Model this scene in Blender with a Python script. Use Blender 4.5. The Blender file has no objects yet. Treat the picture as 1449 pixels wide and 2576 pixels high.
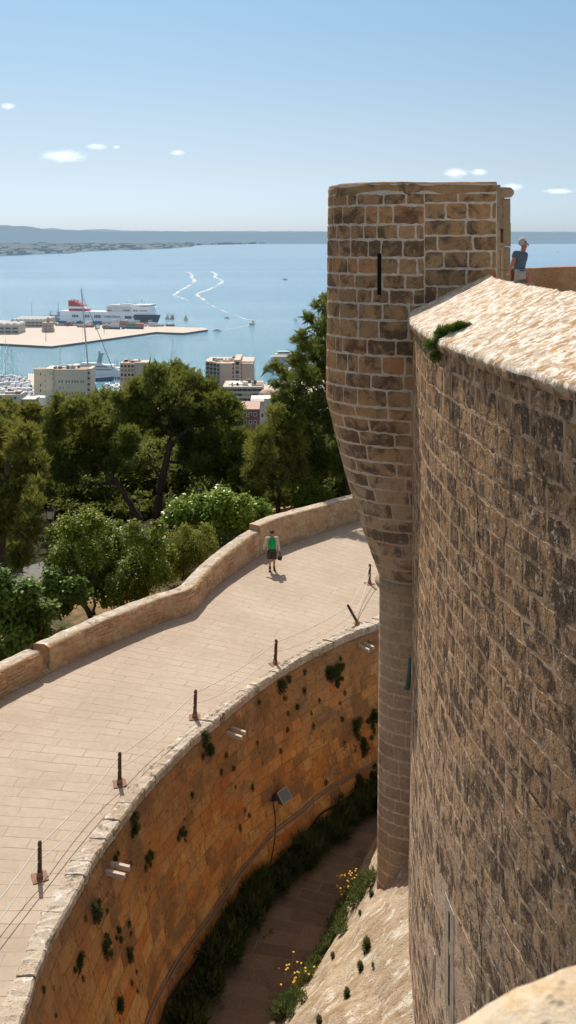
import bpy, math, random
import numpy as np
from mathutils import Vector, noise as mnoise
R = math.radians
rng = np.random.default_rng(7)
random.seed(7)
sc = bpy.context.scene
COL = sc.collection
CAMZ = 14.3            # eye height above the walkway (z = 0)
F, CX0, HY = 2300.0, 724.5, 597.0   # focal length / principal column / horizon row of the surveyed photo (1449 x 2576)
SEA = CAMZ - 125.0
QUAY = SEA + 2.6

def at(px, py, Y):      # point seen at (px,py) standing Y metres away
    return Vector(((px - CX0) * Y / F, Y, CAMZ - (py - HY) * Y / F))
def on(px, py, z):      # point seen at (px,py) on the level z
    Y = F * (CAMZ - z) / (py - HY)
    return Vector(((px - CX0) * Y / F, Y, z))

# ------------------------------------------------------------------ objects
def tag(o, label=None, cat=None, group=None, kind=None):
    if label: o['label'] = label
    if cat: o['category'] = cat
    if group: o['group'] = group
    if kind: o['kind'] = kind
    return o
def empty(name, loc=(0, 0, 0), rz=0.0, parent=None):
    o = bpy.data.objects.new(name, None); COL.objects.link(o)
    o.location = loc; o.rotation_euler = (0, 0, rz); o.empty_display_size = .3
    if parent: o.parent = parent
    return o
def world_base(o):
    v = Vector((0, 0, 0))
    while o is not None:
        v += Vector(o.location); o = o.parent
    return v
def mesh_obj(name, verts, faces, mats, parent=None, smooth=False, uv=None, tint=None, midx=None, local=False):
    """verts Nx3, faces list of index lists or (n,k) array"""
    V = np.asarray(verts, dtype=np.float32).reshape(-1, 3).copy()
    if parent is not None and not local:
        V -= np.array(world_base(parent), dtype=np.float32)
    me = bpy.data.meshes.new(name)
    if isinstance(faces, np.ndarray):
        n, k = faces.shape
        me.vertices.add(len(V)); me.vertices.foreach_set('co', V.ravel())
        me.loops.add(n * k); me.loops.foreach_set('vertex_index', faces.astype(np.int32).ravel())
        me.polygons.add(n)
        me.polygons.foreach_set('loop_start', np.arange(0, n * k, k, dtype=np.int32))
        me.polygons.foreach_set('loop_total', np.full(n, k, dtype=np.int32))
    else:
        me.from_pydata(V.tolist(), [], faces)
    if not isinstance(mats, (list, tuple)): mats = [mats]
    for m in mats: me.materials.append(m)
    if midx is not None:
        me.polygons.foreach_set('material_index', np.asarray(midx, dtype=np.int32))
    me.update(calc_edges=True)
    if smooth:
        me.polygons.foreach_set('use_smooth', np.ones(len(me.polygons), dtype=bool))
    if uv is not None:
        l = me.uv_layers.new(name='UVMap')
        vi = np.empty(len(me.loops), dtype=np.int32); me.loops.foreach_get('vertex_index', vi)
        l.data.foreach_set('uv', np.asarray(uv, dtype=np.float32)[vi].ravel())
    if tint is not None:
        a = me.attributes.new('tint', 'FLOAT', 'POINT')
        a.data.foreach_set('value', np.asarray(tint, dtype=np.float32))
    me.update()
    o = bpy.data.objects.new(name, me); COL.objects.link(o)
    if parent is not None: o.parent = parent
    return o
def copy_tree(o, parent=None):
    c = o.copy(); COL.objects.link(c); c.parent = parent
    for ch in list(o.children): copy_tree(ch, c)
    return c

class MB:
    """collects simple solids for ONE mesh"""
    def __init__(s): s.v = []; s.f = []; s.m = []; s.cur = 0
    def add(s, vs, fs):
        b = len(s.v); s.v += [tuple(p) for p in vs]
        s.f += [[b + i for i in f] for f in fs]; s.m += [s.cur] * len(fs); return s
    def box(s, c, d, rz=0.0, rx=0.0, ry=0.0):
        from mathutils import Euler
        M = Euler((rx, ry, rz)).to_matrix(); c = Vector(c)
        vs = [c + M @ Vector((sx * d[0] / 2, sy * d[1] / 2, sz * d[2] / 2)) for sz in (-1, 1) for sx, sy in ((-1, -1), (1, -1), (1, 1), (-1, 1))]
        return s.add(vs, [[3, 2, 1, 0], [4, 5, 6, 7], [0, 1, 5, 4], [1, 2, 6, 5], [2, 3, 7, 6], [3, 0, 4, 7]])
    def hexa(s, bottom, top):
        n = len(bottom)
        return s.add(list(bottom) + list(top), [list(range(n))[::-1], list(range(n, 2 * n))] + [[i, (i + 1) % n, n + (i + 1) % n, n + i] for i in range(n)])
    def prism(s, poly, z0, z1):
        return s.hexa([(p[0], p[1], z0) for p in poly], [(p[0], p[1], z1) for p in poly])
    def tube(s, pts, rad, n=8, cap=True):
        pts = [Vector(p) for p in pts]; k = len(pts)
        if not isinstance(rad, (list, tuple)): rad = [rad] * k
        vs = []; up = Vector((0, 0, 1))
        for i, p in enumerate(pts):
            t = (pts[min(i + 1, k - 1)] - pts[max(i - 1, 0)]).normalized()
            a = t.cross(up)
            if a.length < 1e-3: a = t.cross(Vector((0, 1, 0)))
            a.normalize(); b = t.cross(a).normalized()
            for j in range(n):
                w = 2 * math.pi * j / n
                vs.append(p + (a * math.cos(w) + b * math.sin(w)) * rad[i])
        fs = [[i * n + j, i * n + (j + 1) % n, (i + 1) * n + (j + 1) % n, (i + 1) * n + j] for i in range(k - 1) for j in range(n)]
        if cap: fs += [list(range(n))[::-1], [(k - 1) * n + j for j in range(n)]]
        return s.add(vs, fs)
    def lathe(s, c, prof, n=16, sx=1.0, sy=1.0):
        c = Vector(c); k = len(prof); vs = []
        for r, z in prof:
            for j in range(n):
                w = 2 * math.pi * j / n
                vs.append(c + Vector((r * sx * math.cos(w), r * sy * math.sin(w), z)))
        fs = [[i * n + j, i * n + (j + 1) % n, (i + 1) * n + (j + 1) % n, (i + 1) * n + j] for i in range(k - 1) for j in range(n)]
        fs += [list(range(n))[::-1], [(k - 1) * n + j for j in range(n)]]
        return s.add(vs, fs)
    def build(s, name, mats, parent=None, local=False, smooth=False):
        return mesh_obj(name, s.v, s.f, mats, parent, smooth=smooth, midx=s.m, local=local)

def grid_mesh(P):            # P: (n,m,3) -> verts, quads
    n, m = P.shape[:2]
    idx = np.arange(n * m).reshape(n, m)
    q = np.stack([idx[:-1, :-1], idx[1:, :-1], idx[1:, 1:], idx[:-1, 1:]], -1).reshape(-1, 4)
    return P.reshape(-1, 3), q
def fbm(p, s, o=4):
    return mnoise.fractal(Vector(p) * s, 1.0, 2.0, o)

# ------------------------------------------------------------------ node materials
class NT:
    def __init__(s, name):
        s.mat = bpy.data.materials.new(name); s.mat.use_nodes = True
        s.t = s.mat.node_tree; s.t.nodes.clear()
        s.out = s.t.nodes.new('ShaderNodeOutputMaterial')
    def n(s, typ, ins=None, **kw):
        d = s.t.nodes.new('ShaderNode' + typ)
        for k, v in kw.items(): setattr(d, k, v)
        for k, v in (ins or {}).items():
            s.set(d.inputs[k], v)
        return d
    def set(s, sock, v):
        if isinstance(v, bpy.types.NodeSocket): s.t.links.new(v, sock)
        elif isinstance(v, tuple) and len(v) == 3 and sock.type == 'RGBA': sock.default_value = (*v, 1)
        else: sock.default_value = v
    def noise(s, vec, scale, detail=4, rough=.6, dist=0.0):
        return s.n('TexNoise', {'Vector': vec, 'Scale': scale, 'Detail': detail, 'Roughness': rough, 'Distortion': dist}).outputs['Fac']
    def ramp(s, fac, stops, interp='LINEAR'):
        d = s.n('ValToRGB', {'Fac': fac}); e = d.color_ramp; e.interpolation = interp
        while len(e.elements) < len(stops): e.elements.new(.5)
        for el, (p, c) in zip(e.elements, stops):
            el.position = p; el.color = (*c, 1) if isinstance(c, tuple) else (c, c, c, 1)
        return d.outputs['Color']
    def mix(s, fac, a, b, mode='MIX'):
        d = s.n('Mix', data_type='RGBA', blend_type=mode)
        s.set(d.inputs[0], fac); s.set(d.inputs[6], a); s.set(d.inputs[7], b)
        return d.outputs[2]
    def math(s, op, a, b=0.0, clamp=False):
        d = s.n('Math', operation=op, use_clamp=clamp)
        s.set(d.inputs[0], a); s.set(d.inputs[1], b); return d.outputs[0]
    def mapr(s, v, a, b, c=0.0, d=1.0):
        return s.n('MapRange', {'Value': v, 'From Min': a, 'From Max': b, 'To Min': c, 'To Max': d}).outputs[0]
    def pos(s): return s.n('NewGeometry').outputs['Position']
    def objpos(s): return s.n('TexCoord').outputs['Object']
    def scale(s, vec, v):
        return s.n('Mapping', {'Vector': vec, 'Scale': v}).outputs[0]
    def attr(s, name): return s.n('Attribute', attribute_name=name).outputs['Fac']
    def bump(s, h, strength, dist, normal=None):
        d = s.n('Bump', {'Height': h, 'Strength': strength, 'Distance': dist})
        if normal is not None: s.set(d.inputs['Normal'], normal)
        return d.outputs[0]
    def principled(s, color, rough=.9, normal=None, spec=.2, **kw):
        ins = {'Base Color': color, 'Roughness': rough, 'Specular IOR Level': spec}
        if normal is not None: ins['Normal'] = normal
        ins.update(kw)
        b = s.n('BsdfPrincipled', ins)
        s.t.links.new(b.outputs[0], s.out.inputs['Surface']); return b
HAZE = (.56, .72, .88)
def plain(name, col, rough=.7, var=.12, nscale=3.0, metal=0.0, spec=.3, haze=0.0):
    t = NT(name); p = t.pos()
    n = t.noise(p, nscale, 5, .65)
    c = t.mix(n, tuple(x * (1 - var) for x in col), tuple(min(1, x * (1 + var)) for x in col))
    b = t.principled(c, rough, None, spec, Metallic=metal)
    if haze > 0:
        e = t.n('Emission', {'Color': (*HAZE, 1), 'Strength': .82})  # distance haze painted into the surface as mixed-in emission
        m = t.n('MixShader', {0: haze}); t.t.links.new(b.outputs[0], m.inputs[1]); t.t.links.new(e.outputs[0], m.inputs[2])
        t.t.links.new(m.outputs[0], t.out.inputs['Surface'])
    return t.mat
_M = {}
def P(name, col, **kw):
    if name not in _M: _M[name] = plain(name, col, **kw)
    return _M[name]

def stone(name, ramp, tintamt=.5, var_scale=.9, stain=None, lichen=None, speck=None, zmix=None, bump=(.6, .03), bscale=6.0, stretch=(1, 1, 1), pits=True, extra=None, stain_tint=0.0):
    """weathered stone: per-block tint attribute + noises.  ramp: colour stops over 0..1"""
    t = NT(name); p0 = t.pos(); p = t.scale(p0, stretch)
    n1 = t.noise(p, var_scale, 6, .62)
    n2 = t.noise(p, bscale, 6, .7)
    n3 = t.noise(p, bscale * 5, 4, .7)
    tt = t.attr('tint')
    f = t.math('ADD', t.math('MULTIPLY', tt, tintamt), t.math('MULTIPLY', t.mapr(n1, .25, .75), 1 - tintamt))
    c = t.ramp(f, ramp)
    c = t.mix(t.mapr(n2, .3, .7), t.mix(.28, c, (0, 0, 0)), c)
    if zmix:         # (z0, z1, colour, amount, noise)
        z = t.n('SeparateXYZ', {0: p0}).outputs['Z']
        zf = t.math('MULTIPLY', t.mapr(t.math('ADD', z, t.math('MULTIPLY', t.math('SUBTRACT', n1, .5), zmix[4])), zmix[0], zmix[1]), zmix[3])
        c = t.mix(zf, c, zmix[2])
    if stain:        # (colour, scale, lo, hi, amount)
        s_ = t.noise(p, stain[1], 7, .66, .6)
        if stain_tint: s_ = t.math('ADD', s_, t.math('MULTIPLY', t.math('SUBTRACT', t.math('FRACT', t.math('MULTIPLY', tt, 37.7)), .5), stain_tint))
        m = t.math('MULTIPLY', t.mapr(s_, stain[2], stain[3]), stain[4])
        m = t.math('MULTIPLY', m, t.mapr(n3, .2, .5, .45, 1.0))
        c = t.mix(m, c, stain[0])
    if lichen:
        for (colr, s1, lo, hi, amt) in lichen:
            l_ = t.noise(t.n('Mapping', {'Vector': p, 'Location': (s1 * 3.7, 5.1, s1)}).outputs[0], s1, 8, .72, .3)
            c = t.mix(t.math('MULTIPLY', t.mapr(l_, lo, hi), amt), c, colr)
    h = t.math('ADD', t.math('MULTIPLY', n2, .7), t.math('MULTIPLY', n3, .3))
    if pits:
        v = t.n('TexVoronoi', {'Vector': p, 'Scale': bscale * 2.2, 'Randomness': 1.0}).outputs['Distance']
        pit = t.mapr(v, .05, .28)
        h = t.math('MULTIPLY', h, t.math('ADD', t.math('MULTIPLY', pit, .5), .5))
        c = t.mix(t.math('MULTIPLY', t.math('SUBTRACT', 1.0, pit), .35), c, (.02, .015, .01))
    t.principled(c, .92, t.bump(h, bump[0], bump[1]), .12)
    return t.mat

# ------------------------------------------------------------------ masonry
def masonry(mapf, L, H, row_h, wr, mort, jit, proud, seed, skip=None, tint_row=.0, seg=.11, v0=0.0, rings=0):
    """blocks laid in courses on the surface mapf(u, v, off); returns verts, faces, tint"""
    rg = random.Random(seed); V = []; Fc = []; T = []
    v = v0
    while v < H:
        h = row_h * rg.uniform(.86, 1.14)
        if v + h > H: h = H - v
        if h < .12: break
        rt = rg.uniform(-1, 1) * tint_row
        u = -rg.uniform(0, wr[1])
        while u < L:
            w = rg.uniform(*wr)
            a, b = max(u, 0), min(u + w, L)
            u += w
            if b - a < .1: continue
            if skip and skip(a, b, v, v + h): continue
            m = mort / 2
            x0, x1, y0, y1 = a + m, b - m, v + m, v + h - m
            if x1 - x0 < .04 or y1 - y0 < .04: continue
            nu = max(2, int((x1 - x0) / seg)); nv = max(2, int((y1 - y0) / seg))
            sk = rg.uniform(-1, 1) * jit * 1.3; sk2 = rg.uniform(-1, 1) * jit * 1.3
            per = [(x0 + (x1 - x0) * i / nu, y0 + sk * (i / nu - .5)) for i in range(nu)] + [(x1, y0 + (y1 - y0) * i / nv) for i in range(nv)] \
                + [(x1 - (x1 - x0) * i / nu, y1 + sk2 * (i / nu - .5)) for i in range(nu)] + [(x0, y1 - (y1 - y0) * i / nv) for i in range(nv)]
            cu, cv = (x0 + x1) / 2, (y0 + y1) / 2
            n = len(per); base = len(V); tb = min(1, max(0, rg.betavariate(1.6, 1.6) + rt)); pr = proud * rg.uniform(.5, 1.25)
            ring = []
            for i, (x, y) in enumerate(per):
                corner = 1.0 - .0
                ring.append((x + rg.uniform(-1, 1) * jit, y + rg.uniform(-1, 1) * jit))
            for i in (0, nu, nu + nv, 2 * nu + nv):      # worn corners
                x, y = ring[i]; k = rg.uniform(.0, .7) * jit
                ring[i] = (x + (k if x < cu else -k), y + (k if y < cv else -k))
            V.append(mapf(cu, cv, pr)); 
            e = .012
            for (x, y) in ring:
                V.append(mapf(x + (e if x < cu else -e), y + (e if y < cv else -e), pr))
            for (x, y) in ring: V.append(mapf(x, y, pr * .35))
            for (x, y) in ring: V.append(mapf(x, y, -.03))
            for q in range(rings):
                k = 1 - (q + 1) / (rings + 1)
                for (x, y) in ring: V.append(mapf(cu + (x - cu) * k, cv + (y - cv) * k, pr))
            T += [tb] * ((3 + rings) * n + 1)
            for i in range(n):
                j = (i + 1) % n
                A, B, Cc = base + 1, base + 1 + n, base + 1 + 2 * n
                o = A
                for q in range(rings):
                    I = base + 1 + (3 + q) * n
                    Fc.append([I + i, o + i, o + j, I + j]); o = I
                Fc.append([base, o + i, o + j])
                Fc.append([A + i, B + i, B + j, A + j])
                Fc.append([B + i, Cc + i, Cc + j, B + j])
        v += h
    return V, Fc, T
# ------------------------------------------------------------------ camera, sky, sun
cam = bpy.data.cameras.new('camera'); camo = bpy.data.objects.new('camera', cam); COL.objects.link(camo)
camo.location = (0, 0, CAMZ); camo.rotation_euler = (R(90), 0, 0)
cam.sensor_width = 36; cam.lens = 36 * F / 2576; cam.shift_y = (HY - 1288) / 2576
cam.clip_start = .05; cam.clip_end = 90000
cam.dof.use_dof = True; cam.dof.focus_distance = 27; cam.dof.aperture_fstop = 6.5
sc.camera = camo
sc.view_settings.view_transform = 'Standard'; sc.view_settings.look = 'None'; sc.view_settings.exposure = 0
SUN_EL, SUN_AZ = R(51), R(-18)       # azimuth from +Y towards +X
sdir = Vector((math.sin(SUN_AZ) * math.cos(SUN_EL), math.cos(SUN_AZ) * math.cos(SUN_EL), math.sin(SUN_EL)))
w = bpy.data.worlds.new('World'); sc.world = w; w.use_nodes = True
nt = w.node_tree; nt.nodes.clear()
wo = nt.nodes.new('ShaderNodeOutputWorld'); bg = nt.nodes.new('ShaderNodeBackground'); sky = nt.nodes.new('ShaderNodeTexSky')
sky.sky_type = 'NISHITA'; sky.sun_disc = False; sky.sun_elevation = SUN_EL; sky.sun_rotation = SUN_AZ
sky.altitude = 100; sky.air_density = 1.0; sky.dust_density = .6; sky.ozone_density = 2.0
# sky tint: low sky toned down, unseen zenith brightened and warmed as added fill
tc = nt.nodes.new('ShaderNodeTexCoord'); sx = nt.nodes.new('ShaderNodeSeparateXYZ'); nt.links.new(tc.outputs['Generated'], sx.inputs[0])
rp = nt.nodes.new('ShaderNodeValToRGB'); nt.links.new(sx.outputs['Z'], rp.inputs['Fac'])
_st = [(0.0, (.49, .625, .98)), (.025, (.51, .63, .90)), (.074, (.589, .60, .68)), (.128, (.645, .64, .637)), (.25, (.64, .725, .685)), (.42, (1.12, .92, .68)), (1.0, (1.9, 1.2, .68))]
while len(rp.color_ramp.elements) < len(_st): rp.color_ramp.elements.new(.5)
for el, (p, c) in zip(rp.color_ramp.elements, _st):
    el.position = p; el.color = (*c, 1)
mx = nt.nodes.new('ShaderNodeMix'); mx.data_type = 'RGBA'; mx.blend_type = 'MULTIPLY'; mx.inputs[0].default_value = 1.0
nt.links.new(sky.outputs[0], mx.inputs[6]); nt.links.new(rp.outputs[0], mx.inputs[7])
nt.links.new(mx.outputs[2], bg.inputs['Color']); bg.inputs['Strength'].default_value = .153
nt.links.new(bg.outputs[0], wo.inputs['Surface'])
sl = bpy.data.lights.new('sun', 'SUN'); sl.energy = 4.4; sl.angle = R(.53); sl.color = (1, .94, .84)
so = bpy.data.objects.new('sun', sl); COL.objects.link(so)
so.rotation_euler = (-sdir).to_track_quat('-Z', 'Y').to_euler()
sc.cycles.max_bounces = 8; sc.cycles.diffuse_bounces = 4; sc.cycles.transparent_max_bounces = 12
# ------------------------------------------------------------------ plan of the castle: circles round C
C = Vector((28.76, 18.83, 0)); RW = 25.9
def pol(th, r, z=0.0): return Vector((C.x - r * math.cos(th), C.y + r * math.sin(th), z))
def topol(p): return math.atan2(p.y - C.y, -(p.x - C.x)), math.hypot(p.x - C.x, p.y - C.y)
def curve(pxs, z, lo, hi):
    a = sorted(topol(on(x, y, z)) for x, y in pxs)
    th = [lo] + [t for t, _ in a] + [hi]; rr = [a[0][1]] + [r for _, r in a] + [a[-1][1]]
    th = np.array(th); rr = np.array(rr)
    def f(t): return float(np.interp(t, th, rr))
    def g(t, w=.007): return sum(f(t + k * w) for k in (-1, -.5, 0, .5, 1)) / 5
    return g
TH0, TH1 = R(-30), R(75)
FLOOR = -5.6
lip = curve([(46, 2576), (86, 2447), (125, 2356), (158, 2297), (198, 2224), (238, 2150), (293, 2075), (348, 2000), (389, 1956), (458, 1883), (531, 1821), (574, 1785), (666, 1713), (767, 1650), (863, 1603), (956, 1567)], 0, TH0, TH1)
lip_in = curve([(7, 2532), (51, 2433), (92, 2337), (136, 2257), (161, 2213), (183, 2173), (235, 2103), (286, 2040), (366, 1945), (440, 1868), (520, 1801), (635, 1719), (767, 1634), (956, 1550)], 0, TH0, TH1)
foot = curve([(441, 2566), (506, 2449), (554, 2373), (615, 2271), (689, 2205), (767, 2146), (836, 2082), (950, 1990)], FLOOR, TH0, TH1)
parb = curve([(0, 1758), (120, 1697), (300, 1612), (420, 1563), (470, 1548), (488, 1541), (504, 1519), (530, 1490), (560, 1465), (600, 1435), (640, 1408), (700, 1378), (800, 1345), (918, 1305)], 0, TH0, TH1)

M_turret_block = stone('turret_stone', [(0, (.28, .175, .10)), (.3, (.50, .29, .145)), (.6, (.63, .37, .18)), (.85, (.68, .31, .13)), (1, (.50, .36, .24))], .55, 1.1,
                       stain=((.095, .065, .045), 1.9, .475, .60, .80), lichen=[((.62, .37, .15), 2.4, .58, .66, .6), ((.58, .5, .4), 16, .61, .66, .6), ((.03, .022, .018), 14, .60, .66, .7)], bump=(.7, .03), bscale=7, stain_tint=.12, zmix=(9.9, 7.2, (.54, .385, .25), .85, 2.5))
M_mortar = stone('lime_mortar', [(0, (.80, .62, .46)), (1, (.94, .78, .61))], 0, 1.4, bump=(.5, .02), bscale=10, pits=False,
                 zmix=(9, 2, (.56, .39, .24), .8, 4))
M_col_block = stone('column_stone', [(0, (.42, .285, .18)), (.5, (.56, .39, .25)), (1, (.68, .49, .31))], .5, .8,
                    stain=((.28, .195, .13), 1.2, .5, .68, .6), lichen=[((.56, .46, .36), 15, .58, .64, .7), ((.06, .045, .035), 13, .58, .64, .7), ((.58, .27, .07), 1.1, .58, .68, .7)], bump=(.6, .025), bscale=9)
M_mort2 = stone('corbel_mortar', [(0, (.80, .58, .39)), (1, (.93, .74, .55))], 0, .9, lichen=[((.62, .30, .08), 1.3, .56, .66, .8)], bump=(.5, .02), bscale=9, pits=False, zmix=(8.0, 6.3, (.54, .375, .24), .9, 2))
M_mort3 = stone('column_mortar', [(0, (.76, .52, .33)), (1, (.88, .65, .44))], 0, .9, lichen=[((.60, .30, .08), 1.3, .58, .68, .7)], bump=(.5, .02), bscale=9, pits=False, zmix=(1.0, 3.2, (.54, .375, .24), .9, 2))
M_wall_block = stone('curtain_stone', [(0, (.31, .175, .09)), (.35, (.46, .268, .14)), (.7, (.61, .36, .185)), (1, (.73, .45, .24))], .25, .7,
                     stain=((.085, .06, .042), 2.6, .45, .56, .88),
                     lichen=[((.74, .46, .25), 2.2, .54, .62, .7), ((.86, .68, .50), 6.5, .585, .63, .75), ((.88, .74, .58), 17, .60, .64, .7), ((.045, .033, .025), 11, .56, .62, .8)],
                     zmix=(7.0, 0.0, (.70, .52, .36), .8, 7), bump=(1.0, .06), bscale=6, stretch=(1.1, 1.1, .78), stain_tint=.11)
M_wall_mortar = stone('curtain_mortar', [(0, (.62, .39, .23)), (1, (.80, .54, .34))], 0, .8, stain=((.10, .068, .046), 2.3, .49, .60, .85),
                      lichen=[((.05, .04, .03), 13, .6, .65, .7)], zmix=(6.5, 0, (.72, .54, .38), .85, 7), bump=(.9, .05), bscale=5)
M_slab = stone('bleached_coping', [(0, (.56, .40, .26)), (.4, (.72, .58, .43)), (1, (.82, .72, .6))], .1, 1.6,
               stain=((.42, .23, .10), 4.2, .50, .57, .8), lichen=[((.93, .87, .79), 6.0, .50, .55, .95), ((.70, .38, .11), 8, .57, .62, .75), ((.10, .06, .035), 13, .60, .64, .85)],
               bump=(.8, .05), bscale=6, stretch=(.8, 1.2, .8), stain_tint=0)
M_slab2 = stone('coping_block', [(0, (.5, .38, .27)), (.5, (.66, .55, .43)), (1, (.78, .7, .6))], .5, 1.4,
                stain=((.16, .12, .085), 2.6, .56, .64, .8), lichen=[((.85, .8, .74), 5, .56, .63, .8), ((.65, .38, .1), 4, .66, .71, .6)], bump=(1.0, .05), bscale=6)
M_moat_block = stone('moat_stone', [(0, (.52, .17, .05)), (.25, (.68, .26, .075)), (.5, (.76, .345, .105)), (.75, (.80, .44, .165)), (1, (.58, .33, .16))], .55, .65,
                     stain=((.26, .15, .08), .55, .46, .62, .85), lichen=[((.85, .52, .19), 1.7, .58, .66, .5), ((.6, .17, .05), 2.4, .6, .68, .65), ((.12, .07, .04), 5, .58, .66, .7), ((.50, .33, .20), 1.1, .56, .66, .6)],
                     zmix=(-2.6, .0, (.43, .26, .135), .85, 3.2), bump=(1.0, .09), bscale=3.4, stain_tint=.2)
M_moat_mortar = stone('moat_joint', [(0, (.24, .10, .04)), (1, (.74, .40, .16))], 0, 2.2, bump=(.7, .03), bscale=8, zmix=(-2, .2, (.38, .24, .13), .8, 3))
M_rubble = stone('rubble_stone', [(0, (.42, .225, .12)), (.35, (.60, .365, .20)), (.7, (.72, .48, .285)), (1, (.82, .62, .42))], .5, 1.4,
                 stain=((.52, .24, .11), 2.2, .52, .64, .6), lichen=[((.26, .19, .13), 3.2, .57, .66, .6), ((.74, .6, .44), 6, .6, .66, .6)], bump=(1.0, .06), bscale=5)
M_talus = stone('talus_stone', [(0, (.46, .32, .2)), (.5, (.64, .5, .35)), (1, (.78, .66, .5))], 0, 1.4,
                stain=((.34, .23, .13), 1.5, .5, .62, .7), lichen=[((.84, .77, .66), 2.2, .54, .61, .8), ((.09, .07, .05), 8, .64, .7, .7), ((.6, .42, .2), 3, .62, .7, .6)],
                bump=(1.0, .09), bscale=4.5, stretch=(.8, 1.5, .8))
M_door = stone('dressed_jamb', [(0, (.5, .34, .2)), (1, (.66, .5, .33))], .3, 2, stain=((.36, .22, .12), 3, .55, .7, .6), bump=(.5, .02), bscale=6)
M_dark = P('dark_opening', (.012, .01, .009), rough=1.0)

castle = empty('castle', (4.2, 22, FLOOR))
tag(castle, 'round stone castle with a tall corbelled turret beside its curving dark wall', 'castle')

# curtain wall: mortar face + laid blocks, slightly battered
def wallmap(u, v, off):
    th = WT0 + u / RW; z = WZ0 + v
    r = RW + off + (12.4 - z) * .009 + .05 * fbm((u, 0.0, z), .22, 3)
    p = pol(th, r, z); return (p.x, p.y, p.z)
WT0, WZ0 = R(-24), -4.0
WL = RW * R(24 + 24); WH = 12.38 - WZ0
us = np.linspace(0, WL, 170); vs = np.linspace(0, WH, 110)
Pw = np.array([[wallmap(u, v, .0) for v in vs] for u in us])
v_, f_ = grid_mesh(Pw)
mo = len(v_)
# slit window zones are left free of blocks
def wall_uv(px, py):
    best = None
    d = np.array([((p[0] * F / p[1] + CX0 - px) ** 2 + (HY + (CAMZ - p[2]) * F / p[1] - py) ** 2) if p[1] > 0 else 1e9 for p in v_])
    i = int(d.argmin()); return us[i // len(vs)], vs[i % len(vs)]
su, sv = wall_uv(1130, 2415); su2, sv2 = wall_uv(1087, 2452)
def skipw(a, b, c, d): return (a < su + .42 and b > su - .42 and c < sv + 1.05 and d > sv - 1.05) or (a < su2 + .2 and b > su2 - .2 and c < sv2 + .5 and d > sv2 - .4)
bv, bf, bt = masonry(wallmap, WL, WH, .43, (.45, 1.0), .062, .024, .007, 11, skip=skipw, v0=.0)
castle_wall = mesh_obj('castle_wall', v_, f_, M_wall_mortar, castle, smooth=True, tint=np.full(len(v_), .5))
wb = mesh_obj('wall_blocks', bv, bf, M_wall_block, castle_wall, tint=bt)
# arrow slits in the curtain wall
def slit(u, v, w, h, name, fw):
    m = MB()
    def q(a, b, o): return wallmap(u + a, v + b, o)
    for (a0, a1, b0, b1) in ((-fw, -w, -h - .15, h + .15), (w, fw, -h - .15, h + .15), (-w, w, h, h + .15), (-w, w, -h - .15, -h)):
        m.hexa([q(a0, b0, -.05), q(a1, b0, -.05), q(a1, b1, -.05), q(a0, b1, -.05)], [q(a0, b0, .012), q(a1, b0, .012), q(a1, b1, .012), q(a0, b1, .012)])
    o = m.build(name, M_frame, castle_wall)
    d = MB(); d.hexa([q(-w, -h, -.04), q(w, -h, -.04), q(w, h, -.04), q(-w, h, -.04)], [q(-w, -h, .006), q(w, -h, .006), q(w, h, .006), q(-w, h, .006)])
    d.build('slit_opening', M_dark, castle_wall)
M_frame = stone('slit_frame_stone', [(0, (.52, .42, .31)), (1, (.66, .54, .41))], 0, 2, stain=((.34, .25, .17), 3, .5, .7, .6), bump=(.4, .02), bscale=8)
slit(su, sv, .055, .85, 'slit_frame', .27)
slit(su2, sv2, .03, .3, 'slit_frame', .10)
# long cracks and a put-log hole, dark slivers let into the face
def wallcrack(pts, w, name):
    m = MB(); q = [wall_uv(*p) for p in pts]; up = []
    for k in range(len(q) - 1):
        n = 7
        for i in range(n):
            f = i / n; up.append((q[k][0] + (q[k + 1][0] - q[k][0]) * f + random.uniform(-.02, .02), q[k][1] + (q[k + 1][1] - q[k][1]) * f))
    m.tube([wallmap(u, v, .028) for u, v in up], [w * random.uniform(.3, 1) for _ in up], 5)
    m.build(name, M_dark, castle_wall)
wallcrack([(1205, 1265), (1210, 1330), (1216, 1385)], .012, 'crack')
wallcrack([(1205, 2210), (1212, 2400), (1222, 2480)], .010, 'crack')

# sloping parapet slab on the wall top
def slabtop(th, k):          # k 0 = outer lip, 1 = ridge
    r = RW + .10 + (24.05 - RW - .10) * k; z = 12.40 + .96 * k
    n = fbm((th * RW * 2.6, r * 1.3, 3), 1.0, 5)
    return pol(th, r + (.06 * fbm((th * 26, 1, 8), 2.2, 5) if k == 0 else .05 * fbm((th * 26, 9, 8), 1.1, 3) if k == 1 else 0), z + .028 * n)
ths = np.linspace(R(-26), R(11.6), 340); ks = np.linspace(0, 1, 26)
Ps = []
for th in ths:
    rg_ = .06 * fbm((th * 26, 1, 8), 2.2, 5); row = [pol(th, RW - .15, 12.05), pol(th, RW + .02, 12.14 + .05 * fbm((th * 26, 4, 2), 2.5, 4)), pol(th, RW + .11 + rg_, 12.20 + .04 * fbm((th * 26, 5, 2), 2.5, 4)), pol(th, RW + .13 + rg_, 12.32)]
    row += [slabtop(th, k) for k in ks]
    row += [pol(th, 23.95, 13.1), pol(th, 23.93, 12.0)]
    Ps.append([tuple(p) for p in row])
v_, f_ = grid_mesh(np.array(Ps))
nrow = len(Ps[0]); f_ = list(map(list, f_)); f_.append(list(range(nrow))); f_.append([len(v_) - nrow + i for i in range(nrow)][::-1])
q_ = [1 if (j % (nrow - 1)) < 3 else 0 for j in range((len(ths) - 1) * (nrow - 1))] + [0, 0]
mesh_obj('parapet_slab', v_, f_, [M_slab, M_wall_mortar], castle, smooth=True, tint=np.random.default_rng(1).random(len(v_)), midx=q_)
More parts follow.
